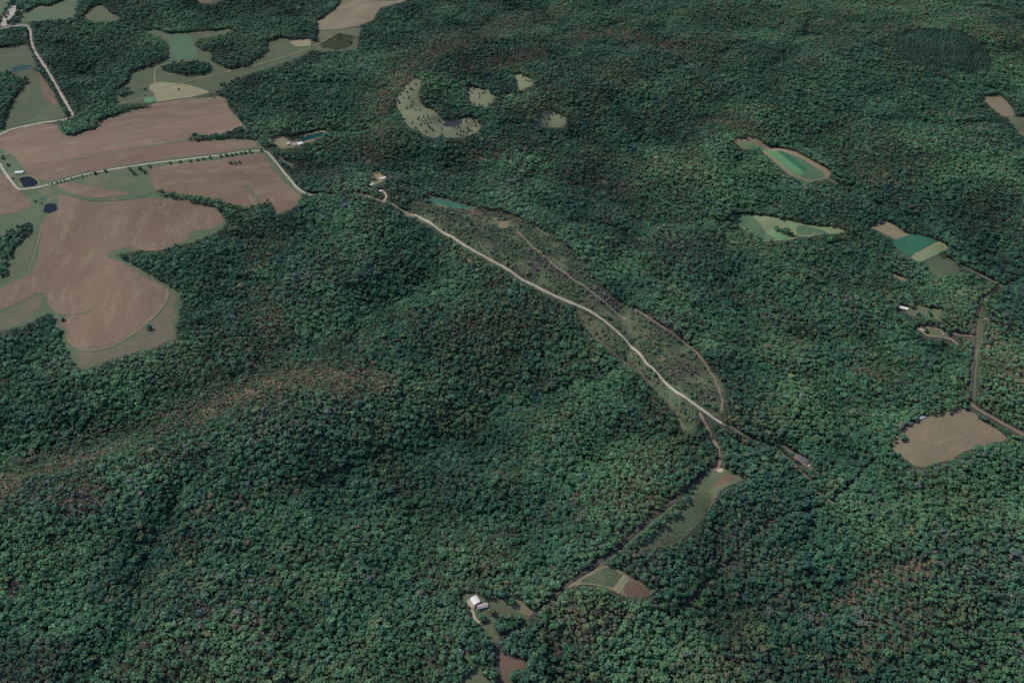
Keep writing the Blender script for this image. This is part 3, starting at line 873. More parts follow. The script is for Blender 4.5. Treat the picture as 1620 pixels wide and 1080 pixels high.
# farm and house clearings
patch('farm_yard', 'sandy yard round the long teal pond', 'yard', Z([(180, 332), (260, 308), (560, 288), (760, 248), (950, 188), (1100, 166), (1205, 200), (1140, 262), (950, 334), (775, 392), (745, 445), (600, 464), (450, 495), (380, 505), (330, 442), (250, 402)], 410, 190, 10.8), M_TAN, L0, amp=1.5)
patch('lawn', 'grassy opening right of the gravel road bend', 'lawn', Z([(300, 600), (340, 610), (450, 700), (560, 750), (600, 790), (480, 770), (380, 680)], 410, 190, 10.8), M_LAWN, L0, amp=1)
patch('farm_yard', 'bare yard round the houses in the middle distance', 'yard', Z([(500, 152), (640, 108), (772, 230), (742, 282), (640, 320), (560, 352), (480, 385), (450, 300), (600, 260)], 540, 260, 10.8), M_TAN, L0, amp=1.5)
patch('farm_yard', 'tan strip round the dark roofed house by the forest lane', 'yard', Z([(340, 190), (420, 198), (530, 258), (650, 328), (760, 400), (832, 470), (872, 562), (810, 552), (700, 482), (600, 412), (560, 342), (470, 272)], 1190, 680, 9), M_ROADB, L0, amp=1)
zk = lambda *p: Z(p, 1390, 450, 9)
patch('lawn', 'grass clearing right of the white roofed cabin', 'lawn', zk((425, 372), (480, 288), (560, 288), (640, 318), (740, 338), (872, 350), (902, 402), (842, 452), (925, 525), (860, 522), (720, 442), (600, 432), (520, 474), (375, 392)), M_LAWN, L0, amp=1.2)
patch('lawn', 'grass inside the looped driveway', 'lawn', zk((555, 632), (740, 625), (840, 635), (940, 690), (1000, 705), (1000, 770), (860, 755), (700, 740), (640, 695)), M_LAWN, L0, amp=.8)

for k, (nm, lab, poly, colr, lvl, pw) in enumerate(pond_world):
    w = resample(chaikin(densify(pw, 12.0), 2), 4.0, True)
    px_, py_ = to_photo(w[:, 0], w[:, 1], np.full(len(w), lvl))
    CLEAR.append(np.stack([px_, py_], 1))
    bank = patch('pond_bank', 'trodden bank round the ' + lab.split(' pond')[0] + ' pond', 'bank', pw, (M_TAN, M_PAST, M_GREEN, M_PAST, M_TAN, M_CRES, M_TAN, M_PAST, M_TAN)[k], L2, amp=0, clear=False, is_world=True)
    # a bank ring: the sheet is pulled outwards a little and dips to the water
    bv = np.array([v.co[:] for v in bank.data.vertices])
    cc = bv[:, :2].mean(0)
    bv[:, :2] = cc + (bv[:, :2] - cc) * 1.0
    d_ = bv[:, :2] - cc
    r_ = np.hypot(*d_.T)
    edge = seg_dist(bv[:, 0], bv[:, 1], np.vstack([w, w[:1]])) < 4
    grow = np.where(edge, 6.0, 0)
    bv[:, :2] += d_ / (r_[:, None] + 1e-6) * grow[:, None]
    bv[:, 2] = np.where(edge, H(bv[:, 0], bv[:, 1]) + 0.7, lvl - 0.8)
    bank.data.vertices.foreach_set('co', bv.ravel())
    n = len(w)
    c_ = w.mean(0)
    o = mesh_obj(nm, [(x, y, lvl) for x, y in w], [tuple(range(n))], water_mat(k, colr))
    tag(o, lab, 'pond', None, 'structure')

# ------------------------------------------------------------------ roads and tracks
ribbon('gravel_road', 'pale gravel road bending round the brown fields', 'road', A3((-60, 690), (-10, 765), (30, 830), (75, 890), (100, 903), (230, 880), (330, 850), (420, 825), (600, 795), (800, 767), (1000, 745), (1258, 711), (1290, 745), (1350, 820), (1415, 900), (1455, 921), (1480, 926)), 8, M_GRAVEL, L3, 3, jit=.2)
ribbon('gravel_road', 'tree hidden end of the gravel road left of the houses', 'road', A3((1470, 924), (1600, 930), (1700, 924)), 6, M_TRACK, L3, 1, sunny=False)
ribbon('gravel_road', 'straight farm lane with pale gravel at the upper left', 'road', A3((-90, 150), (0, 140), (60, 125), (138, 122), (146, 160), (148, 205), (175, 262), (230, 340), (280, 430), (330, 520), (352, 552), (300, 574), (160, 590), (70, 608), (0, 640), (-60, 670)), 9.5, M_GRAVEL, L3, 4)
patch('parking_area', 'pale gravel parking area at the top left corner', 'parking', A3((8, 95), (55, 28), (75, 15), (84, 30), (62, 88), (25, 112), (40, 122), (15, 128), (0, 118)), M_GRAVEL, L3, amp=.8)
ribbon('dirt_track', 'pale track running along the long pasture', 'track', A3((780, 415), (860, 396), (1000, 360), (1200, 315), (1400, 260), (1520, 208), (1600, 158), (1640, 150)), 6, M_TRACK, L3, 1)
ribbon('dirt_track', 'short looping track above the hay field', 'track', A3((736, 395), (732, 335), (760, 312), (820, 298), (930, 285), (985, 298)), 5, M_TRACK, L3, 1)
ribbon('dirt_track', 'faint track at the head of the long pasture', 'track', A3((890, 160), (980, 154), (1060, 148), (1105, 140)), 5, M_TRACK, L3, 1)
ribbon('dirt_track', 'track left of the small bright green plot', 'track', A3((560, 495), (620, 485), (690, 462)), 5, M_TRACK, L3, 1)
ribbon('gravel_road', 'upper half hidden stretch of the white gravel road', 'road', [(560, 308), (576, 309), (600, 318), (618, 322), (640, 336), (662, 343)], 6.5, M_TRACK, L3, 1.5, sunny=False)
VERGE = [(640, 336), (682, 354), (706, 371), (740, 392), (770, 408), (802, 426), (845, 452), (880, 470), (930, 490), (960, 510), (1000, 548), (1040, 592), (1075, 625), (1110, 648)]
ribbon('road_verge', 'tan and grassy verge of the white gravel road', 'verge', VERGE, 12, M_LAWN, L1, 0, jit=.45)
ribbon('gravel_road', 'white gravel road curving down through the middle of the wood', 'road', [(655, 340), (662, 343), (682, 354), (706, 371), (740, 392), (770, 408), (802, 426), (845, 452), (880, 470), (930, 490), (960, 510), (1000, 548), (1040, 592), (1075, 625), (1110, 648), (1142, 670)], 6.0, M_GRAVEL, L3, 2.5, jit=.22)
ribbon('forest_lane', 'narrow lane from the white gravel road to the dark roofed house', 'road', [(1142, 670), (1165, 682), (1190, 696), (1212, 704), (1234, 715), (1242, 723), (1252, 732), (1262, 742), (1271, 751), (1280, 757), (1288, 770), (1293, 781), (1307, 789), (1320, 797)], 4.2, M_TRACK, L3, 2.2, sunny=False)
ribbon('forest_lane', 'brown lane linking the white gravel road to the lower fields', 'road', zu((860, 800), (890, 860), (915, 910), (945, 970), (985, 1045)) + [(1138, 722), (1140, 736), (1128, 745)], 7, M_ROADB, L3, 2, sunny=False)
ribbon('forest_road', 'shaded road running down past the lower fields', 'road', zl((1150, 150), (1030, 228), (930, 328), (800, 428), (700, 508), (590, 600), (480, 700), (350, 792), (200, 902), (110, 972), (50, 1050)) + [(848, 972), (815, 998), (788, 1012), (785, 1040), (792, 1085), (800, 1130)], 6, M_SHADEROAD, L3, 2.2, sunny=False)
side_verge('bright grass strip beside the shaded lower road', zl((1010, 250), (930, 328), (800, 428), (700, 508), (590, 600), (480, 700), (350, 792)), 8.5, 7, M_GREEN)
ribbon('forest_road', 'straight shaded road leading up the right side', 'road', [(1600, 448), (1585, 454), (1568, 464), (1554, 473), (1548, 482), (1545, 497), (1543, 512), (1542, 528), (1541, 544), (1539, 561), (1536, 600), (1534, 638)], 6.5, M_SHADEROAD, L3, 2.6, sunny=False)
side_verge('olive grass strip along the straight shaded road', [(1549, 484), (1545, 497), (1543, 512), (1542, 528), (1541, 544), (1539, 561), (1536, 600), (1535, 630)], 9, 6, M_PAST)
ribbon('forest_road', 'sunlit brown road passing right of the mown field', 'road', [(1534, 638), (1548, 649), (1570, 661), (1596, 676), (1640, 700)], 9, M_ROADB, L3 + .05, 3.5)
ribbon('forest_road', 'brown road reaching the brown field on the right', 'road', zs((1000, 492), (1100, 550), (1200, 600), (1300, 650), (1400, 700), (1470, 722)), 8, M_ROADB, L3, 3)
ribbon('woodland_ride', 'narrow dark ride through the lower right wood', 'track', [(1384, 728), (1360, 752), (1336, 776), (1312, 796), (1290, 806), (1262, 812), (1230, 820), (1200, 842), (1178, 862), (1140, 900), (1085, 957), (1060, 985)], 4, M_SHADEROAD, L3, 1.0, sunny=False)
ribbon('dirt_track', 'grassy path winding through the scrub strip', 'track', zt((1010, 400), (1080, 470), (1150, 550), (1220, 600), (1310, 690), (1420, 760), (1500, 830), (1600, 885)) + zu((150, 10), (250, 90), (380, 190)), 5, M_TRACK, L2, 1)
ribbon('dirt_track', 'reddish path along the right rim of the scrub strip', 'track', zu((430, 120), (540, 190), (650, 260), (750, 330), (860, 430), (930, 530), (980, 630), (1012, 730), (1000, 790)), 6, M_ROADB, L2, 1, jit=.4)
ribbon('dirt_track', 'narrow path along the left rim of the lower scrub strip', 'track', zu((60, 180), (200, 340), (330, 440), (420, 510), (520, 600), (640, 710), (720, 860), (800, 930)), 3, M_PAST, L2, 0, jit=.4)
ribbon('dirt_track', 'short pale path at the right rim of the upper scrub', 'track', zt((1150, 360), (1220, 410), (1290, 455)), 4, M_TAN, L2, 1)
ribbon('dirt_track', 'tan path curving along the long lower plot', 'track', zl((1330, 236), (1200, 290), (1140, 330), (1120, 390), (1060, 480), (980, 575), (870, 668), (780, 682), (600, 720)), 3, M_LAWN, L2, .5)
ribbon('dirt_track', 'pale mown strip across the plot at the lower bend', 'track', zl((545, 876), (475, 978)), 16, M_HAY, L2, 0, smooth=0, jit=.08)
ribbon('dirt_track', 'tan path round the plot at the lower bend', 'track', zl((112, 975), (190, 938), (280, 928), (350, 935), (440, 965), (500, 990)), 3.2, M_TAN, L2 + .1, .5)
ribbon('dirt_track', 'tan path along the top of the plot at the lower bend', 'track', zl((450, 815), (510, 850), (572, 890)), 3.2, M_TAN, L2 + .1, .5)
ribbon('driveway', 'pale driveway below the white roofed barn', 'driveway', zh((490, 470), (530, 545), (560, 622), (612, 685)), 6, M_SAND, L3, 1)
ribbon('driveway', 'curving pale loop of driveway near the right side road', 'driveway', zk((545, 625), (640, 690), (700, 738), (860, 745), (985, 768), (1060, 800), (1130, 862)), 5, M_TRACK, L3, 2)
ribbon('driveway', 'upper pale arm of the looped driveway', 'driveway', zk((660, 605), (740, 632), (840, 638), (935, 690), (900, 735)), 4.5, M_TRACK, L3, 2)
ribbon('driveway', 'driveway joining the loop to the straight shaded road', 'driveway', zk((935, 700), (1060, 700), (1150, 715), (1300, 732), (1395, 742)), 5.5, M_ROADB, L3, 1)
ribbon('driveway', 'dirt drive below the white roofed houses in the middle distance', 'driveway', [(604, 301), (609, 306), (612, 312), (606, 319)], 7, M_SAND, L3, 2)
ribbon('dirt_track', 'short path at the lower end of the long food plot', 'track', zr((960, 445), (1010, 470), (1062, 497)), 6, M_TAN, L3, 2)
ribbon('dirt_track', 'farm drive from the road bend to the pond yard', 'track', Z([(120, 500), (200, 480), (330, 470), (440, 470), (520, 440)], 410, 190, 10.8), 5, M_TAN, L3, 1)

# ------------------------------------------------------------------ trees: shapes


def ico_blob(bm, c, r, sq, sub, rough, rnd):
    ret = bmesh.ops.create_icosphere(bm, subdivisions=sub, radius=1.0)
    ph = [rnd.uniform(0, 6.28) for _ in range(3)]
    for v in ret['verts']:
        p = v.co
        k = 1 + rough * (math.sin(3.1 * p.x + ph[0]) * math.sin(2.7 * p.y + ph[1]) + 0.6 * math.sin(4.3 * p.z + ph[2])) + rnd.uniform(-rough, rough) * 0.6
        v.co = Vector((c[0] + p.x * r * k, c[1] + p.y * r * k, c[2] + p.z * r * k * sq))


def leaf(bm, c, nrm, s, rnd):
    t = nrm.orthogonal().normalized()
    t.rotate(Matrix.Rotation(rnd.uniform(0, 6.28), 3, nrm))
    u = nrm.cross(t)
    vs = [bm.verts.new(c + t * s * a + u * s * b_ * 0.7) for a, b_ in ((-1, 0), (0, -1), (1, 0), (0, 1))]
    bm.faces.new(vs)


def broadleaf_crown(seed, n_blob=18, rad=5.0, flat=0.72, n_leaf=420, cz=8.4):
    """leafy clumps on one to three uneven lobes above the trunk fork"""
    rnd = random.Random(seed)
    bm = bmesh.new()
    lobes = []
    nl = (1, 2, 3, 2, 1, 3)[seed % 6]
    for k in range(nl):
        az = k * 6.2832 / nl + rnd.uniform(-.7, .7)
        off = 0 if nl == 1 else rad * rnd.uniform(.28, .5)
        lobes.append((off * math.cos(az), off * math.sin(az), cz + rnd.uniform(-1.6, 1.4) * cz / 9, rad * (rnd.uniform(.85, 1.0) if nl == 1 else rnd.uniform(.5, .78))))
    for lx, ly, lz, lr in lobes:
        ico_blob(bm, (lx, ly, lz - .6), lr * .62, flat, 2, .16, rnd)
    for k in range(n_blob):
        lx, ly, lz, lr = lobes[k % nl]
        el = math.asin(rnd.uniform(-0.3, 0.98))
        az = k * 2.39996 + rnd.uniform(-.5, .5)
        rr = lr * rnd.uniform(0.50, 0.92)
        c = (lx + rr * math.cos(el) * math.cos(az), ly + rr * math.cos(el) * math.sin(az), lz + rr * flat * math.sin(el))
        ico_blob(bm, c, lr * rnd.uniform(0.17, 0.42), rnd.uniform(.6, 1.0), 1, 0.24, rnd)
    bm.normal_update()
    base = [(f.calc_center_median(), f.normal.copy()) for f in bm.faces]
    for _ in range(n_leaf):
        c, nn = base[rnd.randrange(len(base))]
        d = (nn + Vector((rnd.uniform(-1, 1), rnd.uniform(-1, 1), rnd.uniform(-.4, 1))) * 1.0).normalized()
        leaf(bm, c + nn * rnd.uniform(0.0, 0.7), d, rnd.uniform(.25, .65), rnd)
    return bm


def conifer_crown(seed, h=9.0, r=2.6, tiers=9):
    rnd = random.Random(seed)
    bm = bmesh.new()
    for t in range(tiers):
        f = t / (tiers - 1)
        z = 1.0 + f * (h - 1.4)
        rr = r * (1 - f) ** 0.8 * rnd.uniform(.9, 1.1) + 0.25
        n = 9
        ring = []
        for k in range(n):
            az = 2 * math.pi * k / n + t * 0.7
            q = rr * rnd.uniform(.72, 1.18)
            ring.append(bm.verts.new((q * math.cos(az), q * math.sin(az), z - 0.35 * rr * rnd.uniform(.4, 1.2))))
        top = bm.verts.new((0, 0, z + 1.5))
        low = bm.verts.new((0, 0, z - 0.1))
        for k in range(n):
            bm.faces.new((ring[k], ring[(k + 1) % n], top))
            bm.faces.new((ring[(k + 1) % n], ring[k], low))
    bm.normal_update()
    fs = [(f.calc_center_median(), f.normal.copy()) for f in bm.faces]
    for _ in range(160):
        c, nn = fs[rnd.randrange(len(fs))]
        leaf(bm, c + nn * rnd.uniform(0, .3), (nn + Vector((rnd.uniform(-1, 1), rnd.uniform(-1, 1), rnd.uniform(-.5, 1))) * .8).normalized(), rnd.uniform(.18, .4), rnd)
    return bm


def shrub_crown(seed):
    rnd = random.Random(seed)
    bm = bmesh.new()
    for k in range(6):
        az, rr = rnd.uniform(0, 6.28), rnd.uniform(0, 1.1)
        ico_blob(bm, (rr * math.cos(az), rr * math.sin(az), rnd.uniform(.8, 1.7)), rnd.uniform(.7, 1.1), .9, 1, .16, rnd)
    bm.normal_update()
    fs = [(f.calc_center_median(), f.normal.copy()) for f in bm.faces]
    for _ in range(120):
        c, nn = fs[rnd.randrange(len(fs))]
        leaf(bm, c + nn * rnd.uniform(0, .25), (nn + Vector((rnd.uniform(-1, 1), rnd.uniform(-1, 1), rnd.uniform(-.3, 1))) * .8).normalized(), rnd.uniform(.12, .3), rnd)
    return bm


def trunk_bm(seed, h, r, limbs=4):
    rnd = random.Random(seed)
    bm = bmesh.new()

    def tube(p0, p1, r0, r1, n=6):
        d = (p1 - p0).normalized()
        t = d.orthogonal().normalized()
        u = d.cross(t)
        ra = [bm.verts.new(p0 + (t * math.cos(6.2832 * k / n) + u * math.sin(6.2832 * k / n)) * r0) for k in range(n)]
        rb = [bm.verts.new(p1 + (t * math.cos(6.2832 * k / n) + u * math.sin(6.2832 * k / n)) * r1) for k in range(n)]
        for k in range(n):
            bm.faces.new((ra[k], ra[(k + 1) % n], rb[(k + 1) % n], rb[k]))
    mid = Vector((rnd.uniform(-.2, .2), rnd.uniform(-.2, .2), h * .55))
    tube(Vector((0, 0, -1.0)), mid, r * 1.25, r * .8)
    tube(mid, Vector((rnd.uniform(-.4, .4), rnd.uniform(-.4, .4), h)), r * .8, r * .3)
    for k in range(limbs):
        az = k * 6.2832 / limbs + rnd.uniform(-.3, .3)
        tube(mid * rnd.uniform(.8, 1.05), Vector((2.6 * math.cos(az), 2.6 * math.sin(az), h * rnd.uniform(.85, 1.0))), r * .45, r * .15, 4)
    return bm


def bm_mesh(name, bm, mat, smooth=False):
    m = bpy.data.meshes.new(name)
    bm.to_mesh(m)
    bm.free()
    m.materials.append(mat)
    if smooth:
        m.polygons.foreach_set('use_smooth', [True] * len(m.polygons))
    return m


def fuse(name, crown, trunk):
    bm = bmesh.new()
    bm.from_mesh(crown)
    n = len(bm.faces)
    bm.from_mesh(trunk)
    bm.faces.ensure_lookup_table()
    for f in bm.faces[n:]:
        f.material_index = 1
    m = bpy.data.meshes.new(name)
    bm.to_mesh(m)
    bm.free()
    m.materials.append(FOLIAGE)
    m.materials.append(BARK)
    return m


N_BROAD = 12
BROAD_C = [bm_mesh('crown', broadleaf_crown(102 + k, 15 + 2 * (k % 4), 5.2, (.72, .9, .6, .78, 1.05, .66)[k % 6]), FOLIAGE) for k in range(N_BROAD)]
BROAD_T = [bm_mesh('trunk', trunk_bm(200 + k, 9.0, .32), BARK) for k in range(N_BROAD)]
FIELD_C = [bm_mesh('crown', broadleaf_crown(501 + k, 20 + 2 * k, 5.2, (.95, .8, 1.05, .9, .85)[k], 460, 4.3), FOLIAGE) for k in range(5)]      # grown in the open, leafy almost to the ground
FIELD_T = [bm_mesh('trunk', trunk_bm(520 + k, 5.0, .34), BARK) for k in range(5)]
CON_C = [bm_mesh('crown', conifer_crown(300 + k, 9.5 + k, 2.5 + .3 * k), FOLIAGE) for k in range(2)]
CON_T = [bm_mesh('trunk', trunk_bm(320 + k, 8.0, .2, 0), BARK) for k in range(2)]
SHR_C = [bm_mesh('crown', shrub_crown(400 + k), FOLIAGE) for k in range(3)]
SHR_T = [bm_mesh('stem', trunk_bm(420 + k, 1.4, .08, 3), BARK) for k in range(3)]

proto_col = bpy.data.collections.new('tree_kinds')      # not linked: only a source for the wood
PROTO = []
for k in range(N_BROAD):
    PROTO.append(fuse('p%02d_broadleaf' % len(PROTO), BROAD_C[k], BROAD_T[k]))
for k in range(2):
    PROTO.append(fuse('p%02d_conifer' % len(PROTO), CON_C[k], CON_T[k]))
for k in range(3):
    PROTO.append(fuse('p%02d_shrub' % len(PROTO), SHR_C[k], SHR_T[k]))
for m in PROTO:
    proto_col.objects.link(bpy.data.objects.new(m.name, m))
K_CON, K_SHR = N_BROAD, N_BROAD + 2

# ------------------------------------------------------------------ the wood
for cx_, cy_, rx_, ry_ in [(1428.5, 488, 11, 6), (1458.5, 522, 8, 5), (588, 293, 6, 4), (604, 283, 8, 5), (603, 302, 5, 4), (1458.5, 661, 8, 4), (1439.5, 670, 6, 4), (730.5, 1030.5, 6, 5), (25, 24, 5, 3), (33, 19, 5, 3), (1272, 728, 9, 6), (752, 951, 10, 8)]:
    CLEAR.append(np.array([(cx_ + rx_ * math.cos(t), cy_ + ry_ * math.sin(t)) for t in np.linspace(0, 6.283, 13)[:-1]]))     # building sites
STEP = 7.0
ys = np.arange(620, 4350, STEP * 0.87)
pts = []
for r, y in enumerate(ys):
    hw = (y * CP + CAM_H * SP) * 810 / FOC * 1.10 + 50
    xs = np.arange(-hw, hw, STEP) + (r % 2) * STEP / 2
    pts.append(np.column_stack([xs, np.full(len(xs), y)]))
P = np.vstack(pts)
P += RNG.uniform(-.5, .5, P.shape) * STEP * 0.95
x, y = P[:, 0], P[:, 1]
z = H(x, y)
bpx, bpy_ = to_photo(x, y, z)
tpx, tpy = to_photo(x, y, z + 7.0)
upx, upy = to_photo(x, y, z + 12.0)
keep = np.ones(len(x), bool)
inis = np.zeros(len(x), bool)
for isl in ISLANDS:
    inis |= in_poly(bpx, bpy_, isl)
for poly in CLEAR:
    mn, mx = poly.min(0) - 15, poly.max(0) + 15
    idx = np.where((bpx > mn[0]) & (bpx < mx[0]) & (bpy_ > mn[1]) & (bpy_ < mx[1]))[0]
    hit = in_poly(bpx[idx], bpy_[idx], poly) | in_poly(tpx[idx], tpy[idx], poly) | in_poly(upx[idx], upy[idx], poly)
    keep[idx[hit & ~inis[idx]]] = False
for w, hw, sunny in ROADCLEAR:
    mn, mx = w.min(0) - 30, w.max(0) + 30
    idx = np.where((x > mn[0]) & (x < mx[0]) & (y > mn[1]) & (y < mx[1]))[0]
    d = seg_dist(x[idx], y[idx], w)
    # room for the crowns, so that a road stays open
    keep[idx[d < hw + 1.5]] = False
    if sunny:       # no crown may lean over it either
        for hgt in (5.0, 10.0):
            q = 1 + hgt / (CAM_H - z[idx])
            keep[idx[seg_dist(x[idx] * q, y[idx] * q, w) < hw + 1.0]] = False
# band strength, brightness
band = np.zeros(len(x))
bare = np.zeros(len(x))
for pl, hw, s, key in BANDS:
    v = s * np.clip(1.7 - seg_dist(bpx, bpy_, pl) / hw, 0, 1)
    if key == 'dry':
        band = np.maximum(band, v)
    else:
        bare = np.maximum(bare, v)
bright = np.zeros(len(x))
for pl, hw, s in BRIGHT:
    bright = np.maximum(bright, s * np.clip(1.7 - seg_dist(bpx, bpy_, pl) / hw, 0, 1))
pine = np.zeros(len(x), bool)
for pl in PINES:
    pine |= in_poly(bpx, bpy_, pl)
n1 = fbm(x, y, 260, 21, 3)
n2 = fbm(x, y, 90, 31, 3)
n3 = fbm(x, y, 420, 41, 3)
n4 = fbm(x, y, 45, 51, 2)
band = np.clip(band * (0.1 + 1.5 * n2 + .5 * (n4 - .5)), 0, 1)
# savanna: open woodland around the farm pond and beyond the tract
sav = np.zeros(len(x))
for pl, hw, s in [([(470, 262), (540, 262), (590, 272)], 22, .65), ([(750, 262), (820, 258), (860, 270)], 16, .6), ([(560, 245), (610, 240)], 10, .5)]:
    sav = np.maximum(sav, s * np.clip(1.7 - seg_dist(bpx, bpy_, pl) / hw, 0, 1))
u = RNG.random(len(x))
keep &= u > (0.05 + 0.45 * np.clip((n4 - .72) * 5, 0, 1) + 0.14 * band + 0.75 * sav * (n4 > .45) + 0.25 * bare * (n4 > .5))
sel = np.where(keep)[0]
x, y, z, bpx, bpy_ = x[sel], y[sel], z[sel], bpx[sel], bpy_[sel]
band, bare, bright, pine, n1, n2, n3, n4 = (q[sel] for q in (band, bare, bright, pine, n1, n2, n3, n4))
n = len(x)
print('trees in the wood:', n)
PAL = np.array([
    (0.040, 0.100, 0.049),   # 0 mid green
    (0.027, 0.076, 0.045),   # 1 dark green
    (0.055, 0.120, 0.054),   # 2 light green
    (0.068, 0.098, 0.045),   # 3 olive
    (0.102, 0.090, 0.054),   # 4 brown
    (0.074, 0.088, 0.069),   # 5 grey, half bare
    (0.092, 0.062, 0.045),   # 6 russet
    (0.094, 0.120, 0.048),   # 7 yellow green
])
HUE = ['mid green', 'dark green', 'light green', 'olive green', 'brown', 'greyish half bare', 'russet', 'yellow green']
r1 = RNG.random(n)
r2 = RNG.random(n)
sp = n1 + RNG.normal(0, .07, n)                              # species groups
sp2 = fbm(x, y, 150, 91, 3) + RNG.normal(0, .06, n)
hue = np.where(sp < .42, 1, np.where(sp < .60, 0, 2))
hue = np.where(r1 < .14, RNG.choice([0, 1, 2], n), hue)
hue = np.where((sp2 > .66) & (r2 < .6), 3, hue)
hue = np.where((sp2 < .33) & (r2 < .25), 5, hue)
hue = np.where(r1 > .975, 3, np.where(r1 > .970, 5, np.where(r1 > .968, 4, np.where(r1 > .967, 6, np.where(r1 > .963, 7, hue)))))
hue = np.where(r2 < band * 0.72, np.where(r1 < .45, 4, np.where(r1 < .85, 3, 5)), hue)
hue = np.where((r2 < bare * 0.8), np.where(r1 < .8, 5, 4), hue)
hue = np.where((r2 < bright), np.where(r1 < .75, 2, 7), hue)
hue = np.where((r2 > 1.05 - np.clip((n3 - .55) * 2.0, 0, .22)), np.where(r1 < .75, 3, np.where(r1 < .9, 5, 4)), hue)
hue = np.where(pine, 1, hue)
rel = RELIEF[np.clip(((y - GY0) / GS).astype(int), 0, NY - 1), np.clip(((x - GX0) / GS).astype(int), 0, NX - 1)]
# dry ridges yellower, moist hollows taller; hill light and shade put into the tone
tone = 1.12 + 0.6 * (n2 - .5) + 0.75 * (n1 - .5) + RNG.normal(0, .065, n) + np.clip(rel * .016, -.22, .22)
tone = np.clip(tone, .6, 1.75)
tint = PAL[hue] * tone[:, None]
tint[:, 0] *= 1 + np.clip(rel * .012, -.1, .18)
tint *= 1 + RNG.normal(0, .04, tint.shape)
tint[pine] *= 0.72
kind = RNG.integers(0, N_BROAD, n)
kind = np.where(pine, K_CON + RNG.integers(0, 2, n), kind)
size = np.clip(np.exp(RNG.normal(-.08, .27, n)) + .7 * (n2 - .5) - .2 * (n3 - .5), .5, 1.7)
size *= 1 - 0.22 * band
size *= 1 - np.clip(rel * .008, -.15, .12)
size[pine] *= 1.15
scl = np.column_stack([size * RNG.uniform(.82, 1.2, n), size * RNG.uniform(.82, 1.2, n), size ** .8 * RNG.uniform(.8, 1.25, n)])
rot = RNG.uniform(0, 6.283, n)


def scatter(name, x, y, z, kind, rot, scl, tint, label, cat):
    me = bpy.data.meshes.new(name)
    k = len(x)
    me.vertices.add(k)
    me.vertices.foreach_set('co', np.column_stack([x, y, z]).ravel())
    for an_, typ, dat, key in (('kind', 'INT', kind.astype(np.int32), 'value'), ('spin', 'FLOAT', rot.astype(np.float32), 'value'),
                               ('size', 'FLOAT_VECTOR', scl.astype(np.float32).ravel(), 'vector'), ('tint', 'FLOAT_VECTOR', tint.astype(np.float32).ravel(), 'vector')):
        me.attributes.new(an_, typ, 'POINT').data.foreach_set(key, dat)
    o = bpy.data.objects.new(name, me)
    COL.objects.link(o)
    ng = bpy.data.node_groups.new(name, 'GeometryNodeTree')
    ng.interface.new_socket('Geometry', in_out='INPUT', socket_type='NodeSocketGeometry')
    ng.interface.new_socket('Geometry', in_out='OUTPUT', socket_type='NodeSocketGeometry')
    N = ng.nodes
    gi, go = N.new('NodeGroupInput'), N.new('NodeGroupOutput')
    ci = N.new('GeometryNodeCollectionInfo')
    ci.inputs['Collection'].default_value = proto_col
    ci.inputs['Separate Children'].default_value = True
    ci.inputs['Reset Children'].default_value = True
    ip = N.new('GeometryNodeInstanceOnPoints')
    ip.inputs['Pick Instance'].default_value = True

    def attr(nm, typ):
        a_ = N.new('GeometryNodeInputNamedAttribute')
        a_.data_type = typ
        a_.inputs['Name'].default_value = nm
        return a_.outputs['Attribute']
    cx = N.new('ShaderNodeCombineXYZ')
    ng.links.new(attr('spin', 'FLOAT'), cx.inputs['Z'])
    ng.links.new(gi.outputs[0], ip.inputs['Points'])
    ng.links.new(ci.outputs[0], ip.inputs['Instance'])
    ng.links.new(attr('kind', 'INT'), ip.inputs['Instance Index'])
    ng.links.new(cx.outputs[0], ip.inputs['Rotation'])
    ng.links.new(attr('size', 'FLOAT_VECTOR'), ip.inputs['Scale'])
    ng.links.new(ip.outputs[0], go.inputs[0])
    md = o.modifiers.new('scatter', 'NODES')
    md.node_group = ng
    tag(o, label, cat, None, 'stuff')
    return o


def tree_thing(name, x, y, crown, trunk, s, rz, tint, label, group, cat='tree'):
    e = bpy.data.objects.new(name, None)
    COL.objects.link(e)
    e.empty_display_size = 2
    e.location = (x, y, float(H(x, y)))
    e.rotation_euler = (0, 0, rz)
    e.scale = s
    tag(e, label, cat, group)
    for nm, m in (('trunk', trunk), ('crown', crown)):
        o = bpy.data.objects.new(nm, m)
        COL.objects.link(o)
        o.parent = e
        o['tint'] = [float(v) for v in tint]
    return e


def near_label(i):
    sz = 'broad ' if size[i] > 1.2 else ('small ' if size[i] < .8 else '')
    zn = ['in the bottom left corner', 'on the bottom edge left of the middle', 'on the bottom edge just left of the grass strip', 'on the bottom edge just right of the red brown field',
          'on the bottom edge right of the middle', 'in the bottom right corner'][int(np.searchsorted([270, 540, 785, 1080, 1350], bpx[i]))]
    return sz + HUE[hue[i]] + ' tree ' + zn, sz + HUE[hue[i]] + ' trees ' + zn


